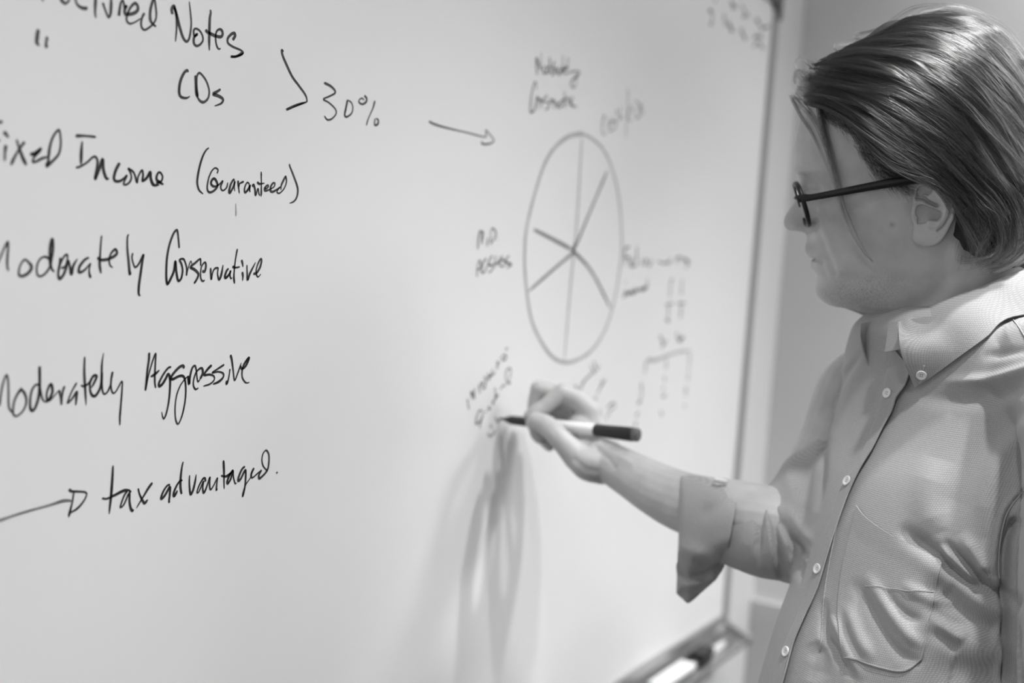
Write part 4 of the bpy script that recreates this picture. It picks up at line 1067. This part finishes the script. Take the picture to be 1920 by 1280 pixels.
cfold([(1275, 1098), (1300, 1094), (1335, 1080)], 9, .007)
cfold([(1268, 1024), (1300, 1036), (1345, 1046)], 8, .004)
cfold([(1268, 1040), (1300, 1052), (1345, 1056)], 6, -.003)
cfold([(1310, 893), (1330, 902), (1348, 911)], 4, -.004)
cfold([(1330, 960), (1372, 935)], 14, -.003)
inner = cen + (vo - cen) * .93
back = (cen + (vo - cen) * .90)[::-1]
full = np.vstack([vo, inner[::-1][-14:]]) if False else vo
V2 = np.vstack([vo.reshape(-1, 3), (cen + (vo - cen) * np.array(.95)).reshape(-1, 3)]); nn_ = len(ci); N_ = nn_ * KR
f = []
for i in range(nn_ - 1):
    for k in range(KR):
        a, b, c, d = i*KR+k, i*KR+(k+1) % KR, (i+1)*KR+(k+1) % KR, (i+1)*KR+k
        f += [(a, b, c, d), (a+N_, d+N_, c+N_, b+N_)]
for k in range(KR):
    f.append((k, k+N_, (k+1) % KR+N_, (k+1) % KR)); b = (nn_-1)*KR; f.append((b+k, b+(k+1) % KR, b+(k+1) % KR+N_, b+k+N_))
cuff = mesh_obj('rolled_cuff', V2, f, M_shirt, shirt, label='rolled-up cuff of the right sleeve')
cb = P(1350, 899, 1.165); mesh_obj('cuff_button', *capsule_chain([cb - R @ np.array([.004, .0, 0]), cb + R @ np.array([.005, .002, 0])], [.0030, .0026], n=3, seg=10), M_btn, cuff)

# ---- hair
HT = np.array([(12, 1735, 1785, .002), (18, 1700, 1815, .018), (30, 1672, 1850, .036), (45, 1652, 1870, .047), (62, 1622, 1893, .058), (90, 1560, 1918, .068), (115, 1516, 1934, .074),
 (150, 1500, 1948, .0785), (185, 1488, 1956, .0810), (250, 1490, 1962, .0830), (320, 1490, 1962, .0835), (400, 1500, 1956, .082), (450, 1510, 1948, .079), (500, 1520, 1936, .074), (560, 1540, 1930, .070)])
def Wh(px, py):
    xf = np.interp(py, HT[:, 0], HT[:, 1]); xb = np.interp(py, HT[:, 0], HT[:, 2]); hw = np.interp(py, HT[:, 0], HT[:, 3])
    t = np.where(px < 1757, (1757 - px) / (1757 - xf), (px - 1757) / (xb - 1757))
    return hw * np.clip(1 - np.clip(np.abs(t), 0, 1) ** 2.35, 0, 1) ** (1 / 2.35)
# scalp layer under the strands
hp = [(1493, 186), (1512, 196), (1545, 206), (1580, 222), (1606, 246), (1622, 280), (1642, 312), (1668, 334), (1700, 345), (1722, 343), (1750, 338), (1772, 352), (1790, 382), (1794, 410), (1790, 440), (1812, 470), (1850, 490), (1900, 500), (1990, 505), (1990, 0), (1480, 0), (1480, 150)]
Hw = WORLD + normals(WORLD) * 0; Nn2 = normals(WORLD)
px2 = proj(WORLD); gm = G[:, :, 2] > 0
# use the pixel of the near half for both halves
mir = np.roll(px2[:, ::-1], 1, axis=1)
pxx = np.where(gm, px2[..., 0], mir[..., 0]); pyy = np.where(gm, px2[..., 1], mir[..., 1])
dd = dist_poly(pxx, pyy, hp + [hp[0]]); ins = inside(pxx, pyy, hp)
topz = (ys < 60)[:, None] | np.zeros_like(ins); ins = ins | topz
sd = np.where(ins, dd, -dd) + (1.5 * np.sin(pxx * .23 + pyy * .11)) * (pyy > 215); thk = np.interp(sd, [-16, -2, 5, 28], [-.0022, -.0002, .0016, .0046])
thk = np.where(topz, .0048, thk)
# random tousle
W3 = WORLD * 1.0
tous = .0009 * (np.sin(pxx * .09 + pyy * .05) + np.sin(pxx * .031 - pyy * .11))
HSv = (WORLD + Nn2 * (thk + tous * sstep(0, 20, sd))[..., None]).reshape(-1, 3)
im = (sd > -15) | topz
HSf = []
for i in range(0, nr - 1):
    for k in range(NC):
        if im[i, k] and im[i+1, k] and im[i, (k+1) % NC] and im[i+1, (k+1) % NC]: HSf.append((i*NC+k, (i+1)*NC+k, (i+1)*NC+(k+1) % NC, i*NC+(k+1) % NC))
HSf.append(tuple(range(NC)))
M_scalp = mat('hair_undercoat', .028, .6, .3, bump=(500, .8, .002))
hair = mesh_obj('hair', HSv, HSf, M_scalp, label='dark swept-back hair'); reparent(hair, person)
# hair strands
M_hair = bpy.data.materials.new('hair_fibre'); M_hair.use_nodes = True; nt = M_hair.node_tree; nt.nodes.clear()
hb = nt.nodes.new('ShaderNodeBsdfHairPrincipled'); ho = nt.nodes.new('ShaderNodeOutputMaterial')
hb.parametrization = 'COLOR'
inf = nt.nodes.new('ShaderNodeHairInfo'); rp = nt.nodes.new('ShaderNodeMapRange'); rp.inputs[3].default_value = .004; rp.inputs[4].default_value = .62
pw_ = nt.nodes.new('ShaderNodeMath'); pw_.operation = 'POWER'; pw_.inputs[1].default_value = 2.6
ml_ = nt.nodes.new('ShaderNodeMath'); ml_.operation = 'MULTIPLY'
ad_ = nt.nodes.new('ShaderNodeMath'); ad_.operation = 'ADD'; ad_.inputs[1].default_value = .18
nt.links.new(inf.outputs['Intercept'], ad_.inputs[0]); nt.links.new(inf.outputs['Random'], ml_.inputs[0]); nt.links.new(ad_.outputs[0], ml_.inputs[1])   # highlights put into the fibre colour, paler towards the tips
nt.links.new(ml_.outputs[0], pw_.inputs[0]); nt.links.new(pw_.outputs[0], rp.inputs[0])
cmb = nt.nodes.new('ShaderNodeCombineColor')
for k in range(3): nt.links.new(rp.outputs[0], cmb.inputs[k])
nt.links.new(cmb.outputs[0], hb.inputs['Color']); hb.inputs['Roughness'].default_value = .22; hb.inputs['Radial Roughness'].default_value = .5; hb.inputs['Coat'].default_value = .3
nt.links.new(hb.outputs[0], ho.inputs[0])
GD = [
 [(1655,62),(1700,32),(1755,20),(1820,32),(1880,66),(1935,130)], [(1615,76),(1680,50),(1760,48),(1840,80),(1900,138),(1948,220)],
 [(1570,92),(1650,76),(1740,80),(1830,128),(1900,200),(1952,285)], [(1535,113),(1630,98),(1730,115),(1820,172),(1890,250),(1950,340)],
 [(1515,122),(1600,122),(1710,150),(1800,218),(1870,300),(1940,390)], [(1500,138),(1570,152),(1680,188),(1780,256),(1860,340),(1930,420)],
 [(1494,160),(1560,172),(1650,212),(1755,282),(1840,370),(1905,445)], [(1489,178),(1550,190),(1625,236),(1720,296),(1815,372),(1885,455)],
 [(1520,195),(1580,218),(1650,262),(1730,318),(1805,385),(1865,470)], [(1575,218),(1622,258),(1680,305),(1750,342),(1806,400),(1850,478)],
 [(1605,250),(1640,290),(1690,325),(1755,348),(1800,408),(1838,472)], [(1700,318),(1740,332),(1778,362),(1808,410),(1836,450),(1856,480)],
 [(1780,330),(1830,370),(1862,410),(1876,450),(1862,478),(1825,492)], [(1840,300),(1885,360),(1905,420),(1900,462),(1876,488),(1838,500)],
 [(1900,300),(1935,370),(1948,430),(1930,474),(1902,496),(1862,510)]]
GC = np.array([resample(catmull(g_, 8), 24) for g_ in GD])
def gpos(u, t):
    u = np.clip(u, 0, len(GC) - 1.001); i = int(u); f_ = u - i
    a = GC[i] * (1 - f_) + GC[i+1] * f_; x = np.interp(t, np.linspace(0, 1, 24), a[:, 0]); y = np.interp(t, np.linspace(0, 1, 24), a[:, 1])
    return np.stack([x, y], -1)
def px2w(q, w_):
    r_ = np.stack([(q[:, 0] - 960) / FPX, (q[:, 1] - 640) / FPX, np.ones(len(q))], 1)
    o = H0 + w_[:, None] * Wd; t = (o @ Wd) / (r_ @ Wd); return C2W(r_ * t[:, None])
strands = []; widths = []
NP = 14
def add_strand(q, wv, r0=.00007, side=1):
    hc = px2w(q, wv)
    if side < 0:
        c_ = to_head(px2w(q, wv * 0)); c_[:, 2] = -wv; hc = head2w(c_)
    strands.append(hc); tt = np.linspace(0, 1, len(q)); widths.append(r0 * (1 - .55 * tt ** 2) * (.7 + .3 * np.minimum(1, tt / .08)))
def clump(uc, t0, t1, n, spread, lift, side=1, r0=.00007, curl=1.0):
    tt = np.linspace(t0, t1, NP); s_ = np.linspace(0, 1, NP); drift = rng.normal() * .75
    base_off = rng.normal() * 3; ph = rng.uniform(0, 6); fr = rng.uniform(2, 5); am = rng.uniform(1, 8) * curl
    for _ in range(n):
        du = rng.normal() * spread; q = gpos(uc + du * .0, tt)
        # spread is wide at the root, closes towards the tip
        e = gpos(min(max(uc + du, 0), len(GC) - 1.01), tt)
        k_ = (1 - .75 * s_ ** 1.3)[:, None]
        q = q * (1 - k_) + e * k_
        if uc > 0: q = q + (np.stack([gpos(min(max(uc + drift * z_, 0), len(GC) - 1.01), tt[a_:a_+1])[0] for a_, z_ in enumerate(s_)]) - gpos(uc, tt))
        dq = np.gradient(q, axis=0); dq /= np.linalg.norm(dq, axis=1)[:, None] + 1e-9; nq = np.stack([-dq[:, 1], dq[:, 0]], 1)
        off = am * np.sin(s_ * fr + ph) * s_ + base_off * s_ + rng.normal() * 1.6 * s_ + rng.normal() * .5
        q = q + nq * off[:, None]
        li = lift * np.sin(math.pi * np.clip(s_ * .9 + .08, 0, 1)) + .0006 + abs(rng.normal()) * .0008 + .0012 * rng.normal() * s_
        add_strand(q, Wh(q[:, 0], q[:, 1]) + li * (.35 + .65 * np.clip(Wh(q[:, 0], q[:, 1]) / .05, 0, 1)), r0 * rng.uniform(.75, 1.3), side)
nG = len(GD) - 1
for side, cnt in ((1, 420), (-1, 120)):
    for c in range(cnt):
        uc = rng.uniform(0, nG) if c % 3 else rng.uniform(0, 9)
        t0 = abs(rng.normal()) * .16 if c % 2 else rng.uniform(0, .55)
        t0 = min(t0, .6); t1 = min(1.0, t0 + rng.uniform(.40, .85))
        clump(uc, t0, t1, int(rng.uniform(16, 44)), rng.uniform(.04, .20), rng.uniform(.0, .0095), side)
# fly-aways over the crown
for c in range(60):
    clump(rng.uniform(0, 3.5), rng.uniform(0, .4), rng.uniform(.6, 1), 1, .1, rng.uniform(.004, .010), 1, .00006, 3)
for c in range(1000):
    clump(rng.uniform(0, nG), rng.uniform(0, .5), rng.uniform(.65, 1), 1, .05, rng.uniform(.004, .0115), 1, .000095, 2.2)
bd = resample(np.array([(1545, 206), (1580, 222), (1606, 246), (1622, 280), (1642, 312), (1668, 334), (1700, 345)]), 60)
for c in range(1100):
    a_ = bd[rng.integers(0, 60)] + rng.normal(size=2) * 5 + np.array([-3, 4]); L_ = rng.uniform(12, 34); an_ = math.radians(rng.uniform(20, 75))
    q = np.array([a_ + L_ * t * np.array([math.cos(an_), math.sin(an_)]) for t in np.linspace(0, 1, 6)])
    hs_ = [headhit(x, y) for x, y in q]
    if any(h is None for h in hs_): continue
    add_strand(q, np.array([float(((h[0] - CAM) @ R - H0) @ Wd) for h in hs_]) + np.linspace(.0008, .0040, 6), .00013)
# curls at the front hairline
def free(poly, wl, n, jit, r0=.00008, conv=(1, 1)):
    c = resample(catmull(poly, 8), 20); s_ = np.linspace(0, 1, 20); wl = np.interp(s_, np.linspace(0, 1, len(wl)), wl)
    for _ in range(n):
        a = rng.normal(size=2) * jit; b = rng.normal(size=2) * jit
        k0 = conv[0] * (1 - s_) + conv[1] * s_
        q = c + (a[None] * (1 - s_)[:, None] + b[None] * s_[:, None]) * k0[:, None] + np.sin(s_ * 3 + a[0])[:, None] * b[None] * .5 * k0[:, None]
        add_strand(q, wl + rng.normal() * .0012, r0)
free([(1560, 180), (1525, 172), (1500, 168), (1489, 155), (1494, 140), (1508, 138)], [.05, .035, .02, .015], 26, 3.0)
free([(1550, 150), (1515, 140), (1495, 132), (1490, 148), (1496, 162), (1520, 168)], [.045, .03, .018, .016], 22, 3.0)
free([(1545, 200), (1515, 188), (1492, 184), (1482, 178), (1486, 186), (1500, 200)], [.045, .03, .02, .02], 22, 3.0)
free([(1520, 130), (1510, 112), (1498, 108), (1490, 120), (1496, 134)], [.02, .012, .008, .006], 7, 2.0)
free([(1585, 110), (1565, 92), (1570, 84), (1590, 82), (1640, 76)], [.05, .03, .025, .03], 16, 2.5)
free([(1625, 80), (1602, 72), (1604, 64), (1630, 58), (1690, 40)], [.03, .02, .02, .02], 14, 2.5)
free([(1640, 72), (1700, 22), (1755, 10), (1820, 18), (1885, 52), (1935, 110)], [.01, .006, .004, .004], 12, 4.0, .00006)
free([(1518, 118), (1560, 150), (1640, 205), (1720, 235), (1780, 245)], [.03, .062, .078, .083], 34, 4.5)
free([(1500, 135), (1545, 185), (1620, 225), (1700, 262), (1790, 285)], [.03, .062, .078, .084], 34, 4.5)
# short hair behind the temple and over the ear
for c in range(260):
    x = rng.uniform(1605, 1735); y0 = np.interp(x, [1605, 1640, 1690, 1735], [240, 290, 322, 336]) - rng.uniform(0, 26)
    L_ = rng.uniform(16, 40); q0 = np.array([x, y0]); q = np.array([q0 + np.array([L_ * t, L_ * (.75 * t - .1 * t * t)]) for t in np.linspace(0, 1, 8)])
    h_ = headhit(*q[0]); 
    add_strand(q, Wh(q[:, 0], q[:, 1]) * .0 + np.array([max(float(((np.array(headhit(a, b)[0]) - CAM) @ R - H0) @ Wd), 0) for a, b in q]) + .0015, .00006)
for c in range(46):
    clump(rng.uniform(0, 1.5), rng.uniform(0, .3), rng.uniform(.6, 1), 24, .12, rng.uniform(0, .003), 1)
for x0, y0 in ((1776, 350), (1784, 362), (1790, 376), (1794, 392), (1797, 405), (1800, 385)):
    free([(x0, y0), (x0 + 14, y0 + 34), (1816 + rng.uniform(-6, 12), 440), (1834 + rng.uniform(-14, 6), 474 + rng.uniform(0, 10))], [.079, .078, .076, .072], 26, 4.0)
# wisps behind the ear on the neck
for c in range(120):
    x = rng.uniform(1795, 1850); y = rng.uniform(440, 480); L_ = rng.uniform(12, 34)
    q = np.array([(x - L_ * t * .4 + 4 * t * t, y + L_ * t) for t in np.linspace(0, 1, 6)])
    add_strand(q, np.array([max(float(((np.array(headhit(a, b)[0]) - CAM) @ R - H0) @ Wd), 0) for a, b in q]) + .001, .00005)
free([(1850, 400), (1872, 440), (1868, 470), (1846, 484), (1815, 490), (1798, 486)], [.078, .078, .077, .074, .070, .069], 60, 5.0)
free([(1800, 380), (1828, 420), (1836, 450), (1832, 475), (1822, 500)], [.083, .082, .080, .077, .073], 24, 3.0)
free([(1895, 400), (1908, 440), (1900, 476), (1870, 494), (1836, 502)], [.070, .068, .066, .066, .066], 60, 6.0)
def hair_curves(name, S_, W_, parent, label=None):
    hc = bpy.data.hair_curves.new(name); hc.add_curves([len(s) for s in S_])
    allp = np.vstack(S_).astype(np.float32).ravel(); hc.attributes['position'].data.foreach_set('vector', allp)
    ra = hc.attributes.get('radius') or hc.attributes.new('radius', 'FLOAT', 'POINT'); ra.data.foreach_set('value', np.concatenate(W_).astype(np.float32))
    o = bpy.data.objects.new(name, hc); COL.objects.link(o); hc.materials.append(M_hair); o.parent = parent
    if label: o['label'] = label
    o['kind'] = 'stuff'
    return o
hair_curves('hair_strands', strands, widths, hair)
print('strands', len(strands))
# the loose lock hanging over the cheek
strands = []; widths = []
def cheekw(q, lift):
    out = []
    for a, b in q:
        h = headhit(a, b); out.append(float(((h[0] - CAM) @ R - H0) @ Wd) if h else .03)
    out = np.array(out)
    for _ in range(4): out[1:-1] = (out[:-2] + out[1:-1] + out[2:]) / 3
    return out + lift
for poly, n, jw in (([(1530,176),(1534,190),(1540,227),(1552,280),(1566,333),(1575,378),(1588,422),(1606,455),(1620,475),(1636,491)], 46, (2.6, 2.2, .3)),
                 ([(1530,176),(1536,200),(1546,240),(1560,290),(1572,333),(1582,378),(1596,415),(1612,452),(1626,477),(1637,491)], 40, (2.2, 2.2, .3)),
                 ([(1486,184),(1494,200),(1506,222),(1524,250),(1540,285),(1556,322),(1568,360)], 26, (3, 2.5, 1.5)),
                 ([(1490,178),(1504,195),(1522,215),(1538,245),(1552,285),(1566,330)], 26, (4, 3, 1.2))):
    c = resample(catmull(poly, 8), 26); s_ = np.linspace(0, 1, 26); wl = cheekw(c, .0045); wl[0:4] = np.maximum(wl[0:4], .035)
    for _ in range(n):
        a = rng.normal(size=2); jt = np.interp(s_, [0, .5, 1], jw)
        q = c + a[None] * jt[:, None]; add_strand(q, wl + rng.normal() * .0010, .00009)
hair_curves('loose_lock', strands, widths, hair, 'loose lock of hair hanging over the cheek')

# ---- below the frame: left forearm and hand, trousers, shoes
wr = P(1136, 862, 1.285); el = P(1492, 990, 1.16)
sel = np.nonzero(((av - el) @ nrm(wr - el)) > .02)[0]; selset = np.zeros(len(av), bool); selset[sel] = True
mp_ = -np.ones(len(av), int); mp_[sel] = np.arange(len(sel)); ff = [tuple(mp_[list(f_)]) for f_ in af if selset[list(f_)].all()]
e1 = nrm(wr - el); e3 = nrm(np.cross(e1, (0, 0, 1))); e2 = np.cross(e3, e1)
lc = (av[sel] - el) @ np.array([e1, e2, e3]).T; lc[:, 2] *= -1
nel = P(2060, 1470, .862); g1 = np.array([0, 0, -1.0]); g2 = nrm(R @ np.array([1.0, 0, .2])); g2 = nrm(g2 - g1 * (g2 @ g1)); g3 = np.cross(g1, g2)
lv = nel + lc @ np.array([g1, g2, g3])
b2 = bmesh.new(); b2.from_mesh(body.data)
m2 = bpy.data.meshes.new('t'); m2.from_pydata(lv.tolist(), [], [f_[::-1] for f_ in ff]); b2.from_mesh(m2); b2.to_mesh(body.data); b2.free(); bpy.data.meshes.remove(m2)
body.data.polygons.foreach_set('use_smooth', [True] * len(body.data.polygons))
hipc = C2W(torso_pt(1540, 0) * .5 + torso_pt(1540, math.pi) * .5); Lw = R @ Ld; Fw = R @ Fd; Lw[2] = 0; Fw[2] = 0; Lw = nrm(Lw); Fw = nrm(Fw)
hz_ = hipc[2]
tb = MB()
def tchain(pts, rads): tb.add(*capsule_chain(pts, rads, n=6, seg=28, up=tuple(Fw)))
hipc = hipc + Lw * .035; tchain([hipc + np.array([0, 0, -.03]), hipc + np.array([0, 0, -.12])], [(.120, .095), (.145, .115)])
for s in (1, -1):
    hp_ = hipc + Lw * .085 * s; kn = np.array([hp_[0], hp_[1], .50]) + Fw * .015; an_ = np.array([hp_[0], hp_[1], .13]) - Fw * .02
    tchain([hp_ + np.array([0, 0, -.10]), (hp_ + kn) / 2 + np.array([0, 0, -.03]), kn, an_], [(.085, .092), (.080, .085), (.062, .066), (.052, .060)])
tro = tb.build('trousers', M_dark_cloth); rm = tro.modifiers.new('r', 'REMESH'); rm.mode = 'VOXEL'; rm.voxel_size = .008
sm = tro.modifiers.new('s', 'SMOOTH'); sm.iterations = 8; bake(tro); reparent(tro, person)
for s in (1, -1):
    hp_ = hipc + Lw * .085 * s; b0 = np.array([hp_[0], hp_[1], 0]) - Fw * .05
    v, f = capsule_chain([b0 + np.array([0, 0, .045]), b0 + Fw * .10 + np.array([0, 0, .042]), b0 + Fw * .20 + np.array([0, 0, .032]), b0 + Fw * .23 + np.array([0, 0, .03])], [(.038, .045), (.044, .042), (.046, .032), (.038, .029)], n=5, seg=24, up=(0, 0, 1))
    v = np.array(v); v[:, 2] = np.maximum(v[:, 2], .002)
    sho = mesh_obj('shoe', v, f, M_shoe); reparent(sho, person)
